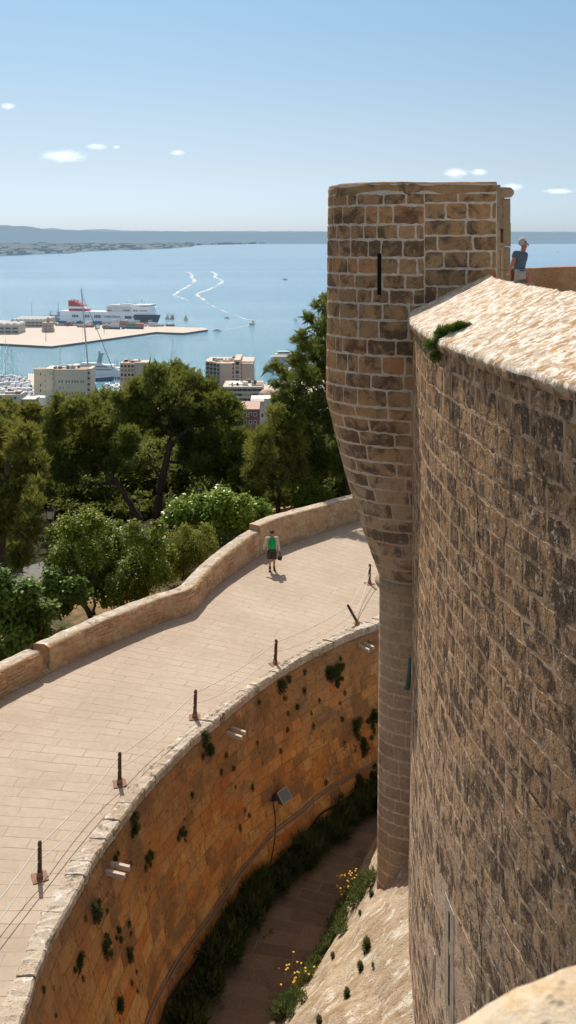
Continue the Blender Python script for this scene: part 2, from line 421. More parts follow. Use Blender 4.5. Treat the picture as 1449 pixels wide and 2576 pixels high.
# wall walk behind the parapet and inner parapet wall
m = MB(); a = [pol(t, 23.97, 0) for t in np.linspace(R(-26), R(24), 24)]; b = [pol(t, 15, 0) for t in np.linspace(R(24), R(-26), 24)]
m.prism([(p.x, p.y) for p in a + b], 11.6, 12.2)
m.build('wall_walk', M_slab2, castle)
def ipmap(u, v, off):
    x = 6.35 + u; y = 25.6 - .06 * u - off; return (x, y, 12.2 + v * (1 + .012 * u))
ip = MB(); 
for i in range(12):
    u0, u1 = i * .55, (i + 1) * .55 - .0
    h0, h1 = 1.22 + .03 * u0 + .03 * fbm((u0, 2, 2), 1.3), 1.22 + .03 * u1 + .03 * fbm((u1, 2, 2), 1.3)
    A0, A1 = Vector(ipmap(u0, 0, 0)), Vector(ipmap(u1, 0, 0))
    B = Vector((0, .55, 0))
    ip.add([A0, A1, A1 + Vector((0, 0, h1)), A0 + Vector((0, 0, h0)), A0 + B, A1 + B, A1 + B + Vector((0, 0, h1)), A0 + B + Vector((0, 0, h0))],
           [[0, 1, 2, 3], [3, 2, 6, 7], [5, 4, 7, 6]])
ip.build('inner_parapet', M_rubble, castle)

# ------------------------------------------------------------------ turret
TX, TY = 3.57, 25.5
KD = .72
ZT, ZC0, ZC1 = 15.72, 9.85, 4.85
def trad(z):
    if z >= ZC0: return 2.44 + .01 * (ZT - z)
    if z >= ZC1:
        k = (ZC0 - z) / (ZC0 - ZC1); return 2.50 + (1.01 - 2.50) * k + .10 * math.sin(math.pi * k)
    return 1.01 + (ZC1 - z) * .0085
FL = 1.85        # length of the straight flank
def turmap(u, v, off):
    """u in metres measured at the full radius: back flank, half round, front flank"""
    z = TZ0 + v; r = trad(z); a = TA; arc = 1.35 * math.pi * 0.5 * 2 * 2.1
    if u < arc:
        w = math.pi / 2 + math.pi * u / arc          # 90deg (back) -> 270deg (front)
        x, y = math.cos(w), math.sin(w)
        p = Vector((TX + (r + off) * x, TY + (r + off) * KD * y, z))
    else:
        p = Vector((TX + (u - arc), TY - (r + off) * KD - .02 * (u - arc), z))
    return (p.x, p.y, p.z)
TA = 0; ARC = 1.35 * math.pi * 2.1
turret = empty('turret', (TX, TY, -5), parent=None); turret.parent = castle; turret.location = Vector((TX, TY, -5)) - Vector(castle.location)
TZ0 = ZC0
us = np.concatenate([np.linspace(0, ARC, 70), np.linspace(ARC + .03, ARC + FL, 14)])
def shell(z0, z1, nz, umax, name, mat, zs=None):
    global TZ0
    TZ0 = 0.0
    zz = np.linspace(z0, z1, nz)
    uu = us[us <= umax]
    Pq = np.array([[turmap(u, z, 0) for z in zz] for u in uu]); v_, f_ = grid_mesh(Pq)
    return mesh_obj(name, v_, f_[:, ::-1], mat, turret, smooth=True, tint=np.full(len(v_), .5))
shell(ZC0, ZT - .02, 24, 99, 'turret_wall', M_mortar)
shell(ZC1, ZC0, 24, ARC, 'turret_corbel', M_mort2)
shell(-5.4, ZC1, 40, ARC, 'turret_column', M_mort3)
# top of the turret: rounded worn cap
tp = []
for k, (dr, dz) in enumerate([(0, -.30), (.015, -.12), (-.01, -.03), (-.06, .02), (-.35, .035), (-1.2, .03)]):
    ring = []
    for u in us:
        TZ0 = 0
        ring.append(turmap(u, ZT, dr + .022 * fbm((u, k, 1), .9, 4)))
    ring = [(x, y, ZT + dz + .02 * fbm((x, y, 5), 1.3, 3)) for x, y, _ in ring]
    tp.append(ring)
v_, f_ = grid_mesh(np.array(tp)); mesh_obj('turret_cap', v_, f_, M_turret_block, turret, smooth=True, tint=np.full(len(v_), .3))
m = MB(); q = [turmap(u, ZT, -.5) for u in us]; m.add([(x, y, ZT - .02) for x, y, _ in q], [list(range(len(q)))]); m.build('turret_roof', M_slab2, turret)
# slit position on the round face
def tur_uv(px, py):
    global TZ0
    TZ0 = 0; best = (1e9, 0, 0)
    for u in np.linspace(ARC * .3, ARC + FL, 160):
        for z in np.linspace(6, ZT, 160):
            x, y, zz = turmap(u, z, 0)
            d = (x * F / y + CX0 - px) ** 2 + (HY + (CAMZ - zz) * F / y - py) ** 2
            if d < best[0]: best = (d, u, z)
    return best[1:]
tu, tz = tur_uv(954, 692)
TZ0 = ZC0
V1, F1, T1 = [], [], []
def addm(res):
    b = len(V1)
    V1.extend(res[0]); F1.extend([[b + i for i in f] for f in res[1]]); T1.extend(res[2])
def skt(a, b, c, d):
    z0, z1 = TZ0 + c, TZ0 + d
    return False
addm(masonry(turmap, ARC - .02, ZT - .27 - ZC0, .445, (.42, 1.05), .058, .018, .016, 5, rings=1))
def turmap_f(u, v, off): return turmap(ARC - .045 + u, v, off)
addm(masonry(turmap_f, FL + .04, ZT - .27 - ZC0, .445, (.55, 1.25), .055, .017, .016, 6))
mesh_obj('turret_blocks', V1, F1, M_turret_block, turret, tint=T1)
# blocks of the corbelled cone and of the column: scaled to the local radius
def conemap(u, v, off):
    return turmap(u, v, off)
V1, F1, T1 = [], [], []
TZ0 = ZC1 + .05
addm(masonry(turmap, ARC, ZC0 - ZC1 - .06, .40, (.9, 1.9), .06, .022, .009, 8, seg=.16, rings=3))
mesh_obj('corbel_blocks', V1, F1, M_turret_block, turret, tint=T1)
V1, F1, T1 = [], [], []
TZ0 = -5.35
addm(masonry(turmap, ARC, ZC1 + 5.35 - .25, .36, (1.2, 2.3), .055, .022, .009, 9, seg=.2, rings=3))
mesh_obj('column_blocks', V1, F1, M_col_block, turret, tint=T1)
TZ0 = 0
# roll moulding between cone and column
ring = []
for j in range(13):
    w = -math.pi / 2 + math.pi * j / 12
    ring.append([(TX + (trad(ZC1 - .2) - .02 + .15 * math.cos(w) + .012 * fbm((u * 3, j, 2), 1)) * math.cos(math.pi / 2 + math.pi * u / ARC), TY + (trad(ZC1 - .2) - .02 + .15 * math.cos(w)) * KD * math.sin(math.pi / 2 + math.pi * u / ARC), ZC1 - .13 + .14 * math.sin(w)) for u in np.linspace(0, ARC, 60)])
v_, f_ = grid_mesh(np.array(ring)); mesh_obj('roll_moulding', v_, f_, M_col_block, turret, smooth=True, tint=np.full(len(v_), .2))
# arrow slit of the turret
m = MB()
def q(a, z, o): return turmap(tu + a, z, o)
h = .54
m.hexa([q(-.06, tz - h, -.1), q(.06, tz - h, -.1), q(.06, tz + h, -.1), q(-.06, tz + h, -.1)], [q(-.06, tz - h, .03), q(.06, tz - h, .03), q(.06, tz + h, .03), q(-.06, tz + h, .03)])
m.build('arrow_slit', M_dark, turret)
# doorway at the castle end of the flank: two jambs, a lintel and a rounded corbel stone
yf = TY - 2.44 * KD - .05
def bx(px0, px1, y0, y1, z0, z1): 
    x0, x1 = (px0 - CX0) / F * y0, (px1 - CX0) / F * y0
    return ((x0 + x1) / 2, (y0 + y1) / 2, (z0 + z1) / 2), (x1 - x0, y1 - y0, z1 - z0)
m = MB(); 
for i in range(6): m.box(*bx(1250, 1258 + (i % 2), yf + .12, yf + .75, 12.2 + i * .58, 12.2 + (i + 1) * .58 - .012))
m.build('door_jamb', M_door, castle)
m = MB()
for i in range(5): m.box(*bx(1266, 1284 + (i % 2) * 1.0, yf + .35, yf + 1.0, 12.2 + i * .62, 12.2 + (i + 1) * .62 - .012))
m.box(*bx(1257, 1284, yf + .36, yf + .98, 14.52, 15.32))
m.build('door_jamb', M_door, castle)
m = MB(); m.box(*bx(1257, 1267, yf + .7, yf + .8, 12.2, 14.52)); m.build('doorway_shadow', M_dark, castle)
cpt = []
c0 = at(1257, 484, yf + .3); ln = (1291 - 1257) / F * (yf + .3)
for i in range(9):
    f = i / 8; x = c0.x + ln * f; rr = .145 * (1 - max(0, f - .7) ** 2 * 7)
    cpt.append([(x, yf + .25 + k2, c0.z + rr * 1.0 * sz) for k2, sz in ((0, -1), (-.03, -.5), (-.04, .3), (0, .9), (.2, 1.0), (.75, 1.0), (.76, -1))])
v_, f_ = grid_mesh(np.array(cpt)); f_ = list(map(list, f_)); f_ += [[56 + i for i in range(7)]]
mesh_obj('corbel_stone', v_, f_, M_door, castle, smooth=False, tint=np.full(len(v_), .45))

# talus: battered foot of the wall
def tal(th, k):
    rf = 28.35 + min(1.6, max(0, R(14.5) - th) * 9.5)
    r = RW + .02 + (rf - RW) * k; z = -2.3 + (FLOOR - .05 + 2.3) * k
    n = fbm((th * 26, r * 1.5, 0), .8, 4)
    return pol(th, r + .08 * n, z + .10 * n)
Pt = np.array([[tuple(tal(th, k)) for k in np.linspace(0, 1, 40)] for th in np.linspace(R(-26), R(40), 240)])
v_, f_ = grid_mesh(Pt); mesh_obj('talus', v_, f_[:, ::-1], M_talus, castle, smooth=True, tint=np.full(len(v_), .5))

# ------------------------------------------------------------------ moat floor, moat wall, walkway
tf = NT('moat_paving'); uvn = tf.n('UVMap').outputs[0]
def paving(t, uvs, bw, rh, c_ramp, joint, dirt, mort=.012, bscale=5.0, shade=.55, tw=.45):
    p = t.pos()
    wv = t.n('VectorMath', {0: uvs, 1: t.n('VectorMath', {0: t.n('TexNoise', {'Vector': p, 'Scale': .5}).outputs['Color'], 'Scale': .25}, operation='SCALE').outputs[0]}, operation='ADD').outputs[0]
    br = t.n('TexBrick', {'Vector': wv, 'Scale': 1.0, 'Mortar Size': mort, 'Mortar Smooth': .5, 'Brick Width': bw, 'Row Height': rh, 'Bias': 0.0,
                          'Color1': (0, 0, 0, 1), 'Color2': (1, 1, 1, 1), 'Mortar': (.5, .5, .5, 1)}, offset=.43, squash=1.35, squash_frequency=3)
    n1 = t.noise(p, .45, 6, .6); n2 = t.noise(p, bscale, 6, .7); n3 = t.noise(p, bscale * 6, 3, .7)
    f = t.math('ADD', t.math('MULTIPLY', br.outputs['Color'], tw), t.math('MULTIPLY', n1, 1.05 - tw))
    c = t.ramp(f, c_ramp)
    c = t.mix(t.mapr(n2, .35, .75), t.mix(.14, c, (0, 0, 0)), c)
    c = t.mix(t.math('MULTIPLY', t.mapr(n3, .56, .75), .35), c, (.75, .68, .6))
    c = t.mix(t.math('MULTIPLY', t.mapr(t.noise(p, 1.1, 7, .7), .60, .7), .45), c, dirt)
    gaps = t.math('MULTIPLY', br.outputs['Fac'], t.mapr(t.noise(p, .9, 4, .7), .38, .62, .08, shade))
    c = t.mix(gaps, c, joint)
    h = t.math('SUBTRACT', t.math('ADD', t.math('MULTIPLY', n2, .5), t.math('MULTIPLY', n3, .3)), t.math('MULTIPLY', gaps, .8))
    t.principled(c, .9, t.bump(h, .5, .03), .15)
    return t.mat
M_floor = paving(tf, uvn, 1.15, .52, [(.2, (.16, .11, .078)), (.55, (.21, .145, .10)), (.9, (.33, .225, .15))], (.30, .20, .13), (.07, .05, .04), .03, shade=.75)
tw = NT('walkway_paving')
M_walk = paving(tw, tw.n('UVMap').outputs[0], 1.3, .36, [(.25, (.46, .365, .275)), (.5, (.54, .435, .34)), (.8, (.62, .515, .415))], (.27, .18, .11), (.39, .33, .245), .012, shade=.9, tw=.10)

def polar_sheet(name, rin, rout, z, mat, n=260, mrow=24, wob=.0, **kw):
    Pg, uv = [], []
    for th in np.linspace(TH0, TH1, n):
        a, b = rin(th), rout(th)
        for k in np.linspace(0, 1, mrow):
            r = a + (b - a) * k; p = pol(th, r)
            zz = z(th, r) if callable(z) else z
            Pg.append((p.x, p.y, zz + wob * fbm((p.x, p.y, 0), .5, 3))); uv.append((r, th * 33))
    P3 = np.array(Pg).reshape(n, mrow, 3); v_, f_ = grid_mesh(P3)
    o = mesh_obj(name, v_, f_[:, ::-1], mat, smooth=True, uv=uv); tag(o, kind='structure', **kw); return o
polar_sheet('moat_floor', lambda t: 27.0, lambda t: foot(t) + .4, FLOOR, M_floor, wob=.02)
polar_sheet('walkway', lambda t: lip_in(t) - .12, lambda t: parb(t) + .25, lambda th, r: 0.0, M_walk, wob=.012)

moat_wall = empty('moat_wall', pol(R(15), lip(R(15)), FLOOR))
tag(moat_wall, 'curved ochre stone retaining wall of the moat below the paved walkway', 'wall')
NA = 500
_tt = np.linspace(R(-14), R(52), NA)
_pl = [pol(t, lip(t) + .02, -.16) for t in _tt]; _s = [0.0]
for i in range(1, NA): _s.append(_s[-1] + (_pl[i] - _pl[i - 1]).length)
_s = np.array(_s); ML = _s[-1]; MH = -FLOOR - .16
_pf = [pol(t, foot(t) + .05, FLOOR) for t in _tt]
PL = np.array([tuple(p) for p in _pl]); PF = np.array([tuple(p) for p in _pf])
def moatmap(u, v, off):      # v up from the floor
    i = min(NA - 2, max(0, np.searchsorted(_s, u) - 1)); f = (u - _s[i]) / (_s[i + 1] - _s[i])
    a = PL[i] * (1 - f) + PL[i + 1] * f; b = PF[i] * (1 - f) + PF[i + 1] * f
    k = v / MH; p = b + (a - b) * k
    d = PL[i + 1] - PL[i]; n = np.array((d[1], -d[0], 0.0)); n /= np.linalg.norm(n)
    if n[0] * (C.x - p[0]) + n[1] * (C.y - p[1]) < 0: n = -n
    off = off + .05 * fbm((u, 0, v), .5, 3)
    p = p + n * off; return (p[0], p[1], p[2])
us_m = np.linspace(0, ML, 220); vs_m = np.linspace(0, MH, 50)
Pm = np.array([[moatmap(u, v, 0) for v in vs_m] for u in us_m]); v_, f_ = grid_mesh(Pm)
mw = mesh_obj('wall_face', v_, f_, M_moat_mortar, moat_wall, smooth=True, tint=np.full(len(v_), .5))
Rw = random.Random(77)
bv, bf, bt = masonry(moatmap, ML, MH, .36, (.4, .95), .024, .014, .016, 21, tint_row=.15, seg=.14)
mesh_obj('wall_blocks', bv, bf, M_moat_block, mw, tint=bt)
_proj = np.stack([Pm[..., 0] * F / Pm[..., 1] + CX0, HY + (CAMZ - Pm[..., 2]) * F / Pm[..., 1]], -1)
def moat_uv(px, py):
    d = (_proj[..., 0] - px) ** 2 + (_proj[..., 1] - py) ** 2
    i, j = np.unravel_index(int(d.argmin()), d.shape); return us_m[i], vs_m[j]
# coping blocks along the lip
V1, F1, T1 = [], [], []
rg = random.Random(3); th = R(-14)
while th < R(52):
    L_ = rg.uniform(.35, .75); r0 = lip(th); dth = L_ / r0; t1 = th + dth - rg.uniform(.01, .03) / r0
    n = 5; top, side = [], []
    wid = rg.uniform(-.03, .05); hz = rg.uniform(-.015, .03)
    rows = []
    for i in range(n + 1):
        t = th + (t1 - th) * i / n
        a = lip(t) - .05 + rg.uniform(-.02, .02); b = max(a + .3, lip_in(t) + .05 + wid + rg.uniform(-.04, .04))
        zz = .035 + hz + rg.uniform(-.012, .012)
        rows.append([pol(t, a, -.2), pol(t, a - .01, zz - .05), pol(t, a + .03, zz), pol(t, a + (b - a) * .35, zz + rg.uniform(-.01, .02)), pol(t, a + (b - a) * .7, zz + rg.uniform(-.015, .015)), pol(t, b - .03, zz - .005), pol(t, b, -.05)])
    b0 = len(V1); k = 7
    for rw in rows: V1 += [tuple(p) for p in rw]
    for i in range(n):
        for j in range(k - 1): F1.append([b0 + i * k + j, b0 + (i + 1) * k + j, b0 + (i + 1) * k + j + 1, b0 + i * k + j + 1][::-1])
    F1.append([b0 + j for j in range(k)]); F1.append([b0 + n * k + j for j in range(k)][::-1])
    T1 += [rg.random()] * (k * (n + 1)); th += dth
mesh_obj('coping_stones', V1, F1, M_slab2, moat_wall, tint=T1)

# ------------------------------------------------------------------ outer parapet wall of the walkway
def th_px(px, pys=(1300, 1760)):      # angle at which the wall foot is seen in column px
    best = None
    for t in np.linspace(R(-10), R(60), 700):
        p = pol(t, parb(t), 0)
        if p.y > 1:
            d = abs(p.x * F / p.y + CX0 - px)
            if best is None or d < best[0]: best = (d, t)
    return best[1]
parapet = empty('parapet_wall', pol(th_px(480), parb(th_px(480)), 0))
tag(parapet, 'low winding rubble parapet wall along the outer edge of the paved walkway', 'wall')
def psection(t0, t1, hfun, name, thick=.62):
    n = max(4, int((t1 - t0) * 37 / .14)); rows = []
    for i in range(n + 1):
        t = t0 + (t1 - t0) * i / n; r = parb(t); h = hfun(t)
        prof = [(0, -.1)] + [(.02 * k + .035 * fbm((t * 37, k * h * 1.6, 4), 1.1, 4), h * k) for k in (.15, .3, .45, .6, .75, .9)] + [(.05, h), (.12, h + .03)] \
             + [(.05 + thick * k, h + .04) for k in (.25, .5, .75)] + [(thick, h + .01), (thick + .02, h * .5), (thick + .05, -2.2)]
        rows.append([tuple(pol(t, r + a + .02 * fbm((t * 37, a * 3, b * 3), 2.0, 3), b + .035 * fbm((t * 37, a * 4, 7), 1.6, 4))) for a, b in prof])
    v_, f_ = grid_mesh(np.array(rows)); k = len(rows[0]); f_ = [list(x)[::-1] for x in f_]
    f_.append(list(range(k))); f_.append([n * k + j for j in range(k)][::-1])
    q_ = [1 if 8 <= (j % (k - 1)) <= 11 else 0 for j in range(n * (k - 1))] + [0, 0]
    return mesh_obj(name, v_, f_, [M_rubble, M_slab2], parapet, smooth=True, tint=np.random.default_rng(4).random(len(v_)), midx=q_)
tn0, tn1, tn2 = th_px(106), th_px(126), th_px(655)
def parmap(u, v, off):
    t = PT0 + u / 37.0; r = parb(t) - off + .012 + .02 * v; h = PH(t); k = v / 1.0
    p = pol(t, r, v * h + .035 * fbm((t * 37, 0.0, 7), 1.6, 4)); return (p.x, p.y, p.z)
def rubble(t0, t1, hf, seed):
    global PT0, PH
    PT0 = t0; PH = hf
    v, f, tt = masonry(parmap, (t1 - t0) * 37, .97, .165, (.16, .46), .022, .02, .02, seed, seg=.12)
    return v, f, tt
HF1 = lambda t: .80
HF2 = lambda t: .88 + .22 * max(0, min(1, (t - th_px(520)) / (tn2 - th_px(520))))
_k = [th_px(520)]; HF2 = lambda t: .88 + .22 * max(0, min(1, (t - _k[0]) / (tn2 - _k[0])))
HF3 = lambda t: 1.36 - .25 * min(1, (t - tn2) / .25)
for a_, b_, hf, sd in ((R(-6), tn0, HF1, 61), (tn1, tn2, HF2, 62), (tn2, R(70), HF3, 63)):
    sec_ = psection(a_, b_, hf, 'wall_section')
    v, f, tt = rubble(a_, b_, hf, sd); mesh_obj('facing_stones', v, f, M_rubble, sec_, tint=tt)
psection(tn0 - .001, tn1 + .001, lambda t: .22, 'wall_notch')

# ------------------------------------------------------------------ parapet stone we look over, close to the lens
sil = [(1085, 2600), (1120, 2578), (1180, 2545), (1225, 2518), (1262, 2500), (1300, 2482), (1340, 2471), (1375, 2458), (1410, 2440), (1449, 2428), (1500, 2405), (1570, 2385)]
rows = []
top = [at(x, y, 1.55) for x, y in sil]
for i in range(len(sil) * 5 - 4):
    a = i / 5; j = min(len(sil) - 2, int(a)); p = top[j].lerp(top[j + 1], a - j)
    row = []
    for dy, dz in ((.12, -.9), (.05, -.3), (.03, -.10), (.0, -.01), (-.06, .0), (-.16, -.005), (-.3, -.02), (-.45, -.04), (-.6, -.05), (-.66, -.15), (-.68, -.9)):
        q_ = p + Vector((0, dy, dz)); nz = fbm(q_ * 3, 1.0, 4)
        row.append((q_.x, q_.y + .0, q_.z + .018 * nz))
    rows.append(row)
v_, f_ = grid_mesh(np.array(rows)); k = len(rows[0]); f_ = [list(x) for x in f_]; f_.append([j for j in range(k)][::-1]); f_.append([(len(rows) - 1) * k + j for j in range(k)])
M_near = stone('near_parapet_stone', [(0, (.55, .4, .25)), (.5, (.68, .54, .37)), (1, (.78, .68, .52))], 0, 3.0, stain=((.5, .3, .13), 5, .5, .62, .7), lichen=[((.85, .78, .66), 7, .56, .64, .8), ((.7, .48, .1), 5, .64, .7, .7)], bump=(.8, .02), bscale=14)
o = mesh_obj('parapet_stone', v_, f_, M_near, smooth=True, tint=np.full(len(v_), .5))
tag(o, 'sunlit pale weathered parapet stone close to the viewer in the bottom right corner', 'parapet')
# ------------------------------------------------------------------ sea, far coast, hills
t = NT('sea_water'); p = t.pos()
y = t.n('SeparateXYZ', {0: p}).outputs['Y']
dist = t.n('VectorMath', {0: p}, operation='LENGTH').outputs['Value']
ps = t.scale(p, (.012, .05, .05))
st = t.noise(t.scale(p, (.00035, .0028, .001)), 1.0, 6, .62, .4)
st2 = t.noise(t.scale(p, (.004, .012, .01)), 1.0, 5, .6)
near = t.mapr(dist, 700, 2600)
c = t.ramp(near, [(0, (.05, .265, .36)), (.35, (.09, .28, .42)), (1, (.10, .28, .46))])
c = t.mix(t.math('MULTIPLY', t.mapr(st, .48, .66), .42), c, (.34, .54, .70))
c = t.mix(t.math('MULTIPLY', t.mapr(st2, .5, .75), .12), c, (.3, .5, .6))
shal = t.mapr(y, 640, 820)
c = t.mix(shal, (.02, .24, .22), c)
w1 = t.noise(t.scale(p, (.22, .3, .3)), 1.0, 3, .6)
w2 = t.noise(t.scale(p, (.9, 1.2, 1)), 1.0, 3, .6)
h = t.math('ADD', t.math('MULTIPLY', w1, 1.0), t.math('MULTIPLY', w2, .35))
b = t.principled(c, .16, t.bump(h, 1.0, 1.6), .5, IOR=1.33)
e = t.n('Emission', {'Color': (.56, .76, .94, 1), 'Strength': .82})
hz = t.math('SUBTRACT', 1.0, t.math('POWER', 2.718, t.math('MULTIPLY', dist, -1 / 9000.0)))  # haze over the water, painted in as emission growing with distance
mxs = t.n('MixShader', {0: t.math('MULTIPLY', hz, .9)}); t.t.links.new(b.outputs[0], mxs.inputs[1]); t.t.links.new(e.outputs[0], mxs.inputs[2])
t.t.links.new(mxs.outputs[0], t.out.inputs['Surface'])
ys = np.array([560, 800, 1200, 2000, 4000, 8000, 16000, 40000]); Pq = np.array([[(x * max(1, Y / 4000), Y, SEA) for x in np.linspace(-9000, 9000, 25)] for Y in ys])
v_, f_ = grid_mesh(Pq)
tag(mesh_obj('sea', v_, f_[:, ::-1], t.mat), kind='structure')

def wake(pts, w, name='wake'):
    pts = [Vector(on(x, y, SEA + .25)) for x, y in pts]; V, Fq = [], []
    full = []
    for a, b_ in zip(pts[:-1], pts[1:]):
        for i in range(6): full.append(a.lerp(b_, i / 6))
    full.append(pts[-1])
    n = len(full); fa = np.array([tuple(q) for q in full])
    for _ in range(6): fa[1:-1] = (fa[:-2] + 2 * fa[1:-1] + fa[2:]) / 4
    full = [Vector(q) for q in fa]
    for i, q_ in enumerate(full):
        ww = w * (q_.y / 2000) * (.5 + .9 * abs(fbm((i * .7, 2, 3), 1.0)) + .2); off = w * .5 * fbm((i * .9, 7, 1), 1.0)
        V += [(q_.x - ww + off, q_.y, q_.z), (q_.x + ww + off, q_.y, q_.z)]
    Fq = [[2 * i, 2 * i + 1, 2 * i + 3, 2 * i + 2] for i in range(n - 1)]
    o = mesh_obj(name, V, Fq, M_foam); tag(o, kind='structure')
t = NT('wake_foam'); n1 = t.noise(t.scale(t.pos(), (.08, .012, .05)), 1, 6, .75)
dd = t.n('BsdfDiffuse', {'Color': (.82, .88, .9, 1)}); tr = t.n('BsdfTransparent')
mm = t.n('MixShader', {0: t.math('MULTIPLY', t.mapr(n1, .32, .56), .7)}); t.t.links.new(tr.outputs[0], mm.inputs[1]); t.t.links.new(dd.outputs[0], mm.inputs[2]); t.t.links.new(mm.outputs[0], t.out.inputs['Surface'])
M_foam = t.mat
wake([(472, 684), (485, 690), (480, 697), (491, 704), (487, 712), (470, 722), (455, 730), (436, 742)], 4.5)
wake([(436, 742), (450, 747), (475, 756)], 2.2)
wake([(532, 683), (546, 690), (538, 696), (552, 702), (562, 708), (545, 720), (520, 730), (490, 740), (505, 748), (513, 755)], 4.5)
wake([(513, 755), (520, 762), (560, 782), (600, 796), (628, 806)], 2.0)
wake([(551, 832), (575, 828), (605, 822), (625, 818)], 1.4)
wake([(403, 815), (430, 812), (455, 808)], 1.2)
wake([(600, 636), (618, 634)], 2.2)

# far shore: low coastal plain and ridges, paled by haze emission mixed into the materials
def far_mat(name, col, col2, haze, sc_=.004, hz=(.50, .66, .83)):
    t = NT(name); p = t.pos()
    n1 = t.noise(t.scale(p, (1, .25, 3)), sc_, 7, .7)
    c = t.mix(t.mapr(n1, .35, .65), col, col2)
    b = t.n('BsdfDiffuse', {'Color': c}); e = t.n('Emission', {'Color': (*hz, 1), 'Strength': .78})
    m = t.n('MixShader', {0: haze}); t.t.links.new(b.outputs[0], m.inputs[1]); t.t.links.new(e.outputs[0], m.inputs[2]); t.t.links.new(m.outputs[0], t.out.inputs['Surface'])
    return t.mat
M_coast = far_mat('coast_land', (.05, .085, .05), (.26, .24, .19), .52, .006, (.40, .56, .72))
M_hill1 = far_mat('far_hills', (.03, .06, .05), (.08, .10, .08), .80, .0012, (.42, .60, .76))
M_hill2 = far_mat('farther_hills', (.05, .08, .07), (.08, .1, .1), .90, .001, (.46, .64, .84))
shore = [(-400, 647), (-40, 645), (40, 642), (110, 638), (180, 637), (206, 633), (260, 630), (300, 628), (340, 628), (400, 626), (445, 623.5), (478, 620.5), (482, 617.5), (520, 616), (640, 613.6), (760, 612.4), (900, 612), (1200, 612), (1700, 612)]
nearp = [on(x, y, SEA + 2) for x, y in shore]
rows = []
for p_ in nearp:
    rows.append([(p_.x, p_.y, SEA - 2)] + [(p_.x * (1 + k * .0), p_.y, SEA + 3 + 0) if k == 0 else ((p_.x / p_.y) * (p_.y + k * (24000 - p_.y)), p_.y + k * (24000 - p_.y), SEA + 3 + 26 * k) for k in (0, .02, .1, .3, .6, 1)])
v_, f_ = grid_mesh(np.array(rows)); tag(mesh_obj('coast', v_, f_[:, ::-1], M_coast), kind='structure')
def ridge(name, sk, Y, mat, amp, seed):
    xs = np.arange(-300, 1800, 5.0); yy = np.interp(xs, [s[0] for s in sk], [s[1] for s in sk]); rows = []
    for x, y_ in zip(xs, yy):
        y_ += amp * fbm((x * .02, seed, 0), 1, 5) + amp * .35 * fbm((x * .16, seed, 4), 1, 3)
        top = at(x, y_, Y)
        rows.append([((x - CX0) / F * (Y - 5000 * k), Y - 5000 * k, SEA + (top.z - SEA) * (1 - k) ** 1.2 * (1 + .12 * fbm((x * .03, k * 5, seed), 1, 3) * (k > 0))) for k in np.linspace(0, 1, 9)])
    v_, f_ = grid_mesh(np.array(rows)); tag(mesh_obj(name, v_, f_, mat, smooth=True), kind='structure')
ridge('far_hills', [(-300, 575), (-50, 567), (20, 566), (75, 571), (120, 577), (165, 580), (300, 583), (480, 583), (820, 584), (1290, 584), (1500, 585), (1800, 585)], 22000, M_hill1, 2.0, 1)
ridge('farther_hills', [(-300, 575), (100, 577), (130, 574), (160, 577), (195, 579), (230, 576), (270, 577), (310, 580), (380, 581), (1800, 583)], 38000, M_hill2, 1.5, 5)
# the far town: hundreds of specks nobody could count
V, Fc, mi = [], [], []
mb = MB(); rg = random.Random(9)
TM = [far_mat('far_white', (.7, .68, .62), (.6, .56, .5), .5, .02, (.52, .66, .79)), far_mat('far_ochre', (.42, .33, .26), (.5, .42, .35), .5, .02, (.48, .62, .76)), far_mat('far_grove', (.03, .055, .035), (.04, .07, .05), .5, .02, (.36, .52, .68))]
for i in range(900):
    px = rg.uniform(-60, 830) if rg.random() < .8 else rg.uniform(1280, 1460)
    b0 = np.interp(px, [s[0] for s in shore], [s[1] for s in shore])
    py = b0 - rg.random() ** 1.6 * (b0 - 606) * .9 - .3
    q_ = on(px, py, SEA + 4)
    mb.cur = rg.choices([0, 1, 2], [.38, .2, .42])[0]
    wd = rg.uniform(18, 60) * (q_.y / 9000) ** .5 * (2.2 if mb.cur == 2 else 1); ht = rg.uniform(7, 22) * (1.3 if q_.y > 10000 else 1)
    mb.box((q_.x, q_.y, SEA + 4 + ht / 2), (wd, rg.uniform(15, 30), ht), rz=rg.uniform(-.3, .3))
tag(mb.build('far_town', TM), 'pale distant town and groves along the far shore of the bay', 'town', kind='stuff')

# ------------------------------------------------------------------ small clouds
def cloud(px, py, wpx, hpx, Y, label, seed):
    t = NT('cloud_vapour'); oc = t.objpos()
    n1 = t.noise(t.n('Mapping', {'Vector': oc, 'Scale': (1.6, 1.6, 1.6), 'Location': (seed * 3.1, seed, 0)}).outputs[0], 1.6, 6, .6)
    r_ = t.n('VectorMath', {0: oc}, operation='LENGTH').outputs['Value']
    zz = t.n('SeparateXYZ', {0: oc}).outputs['Z']
    m = t.math('ADD', t.math('SUBTRACT', 1.0, r_), t.math('MULTIPLY', t.math('SUBTRACT', n1, .55), 1.9))
    m = t.mapr(m, .02, 1.2)
    W = wpx / F * Y * .5
    v = t.n('VolumePrincipled', {'Color': (1, 1, 1, 1), 'Density': t.math('MULTIPLY', m, 1.0 / W), 'Anisotropy': .2, 'Emission Color': (.93, .95, 1, 1), 'Emission Strength': t.math('MULTIPLY', m, 0.85 / W)})  # emission added: the vapour glows in place of scattered sunlight
    t.t.links.new(v.outputs[0], t.out.inputs['Volume'])
    c = at(px, py, Y); mb = MB()
    mb.lathe((0, 0, 0), [(math.sin(math.pi * i / 12) + .001, -math.cos(math.pi * i / 12)) for i in range(13)], 24)
    o = mb.build('cloud', t.mat); o.location = c; o.scale = (W * 1.25, W * .9, hpx / F * Y * .8)
    tag(o, label, 'cloud', 'small fair-weather clouds over the bay')
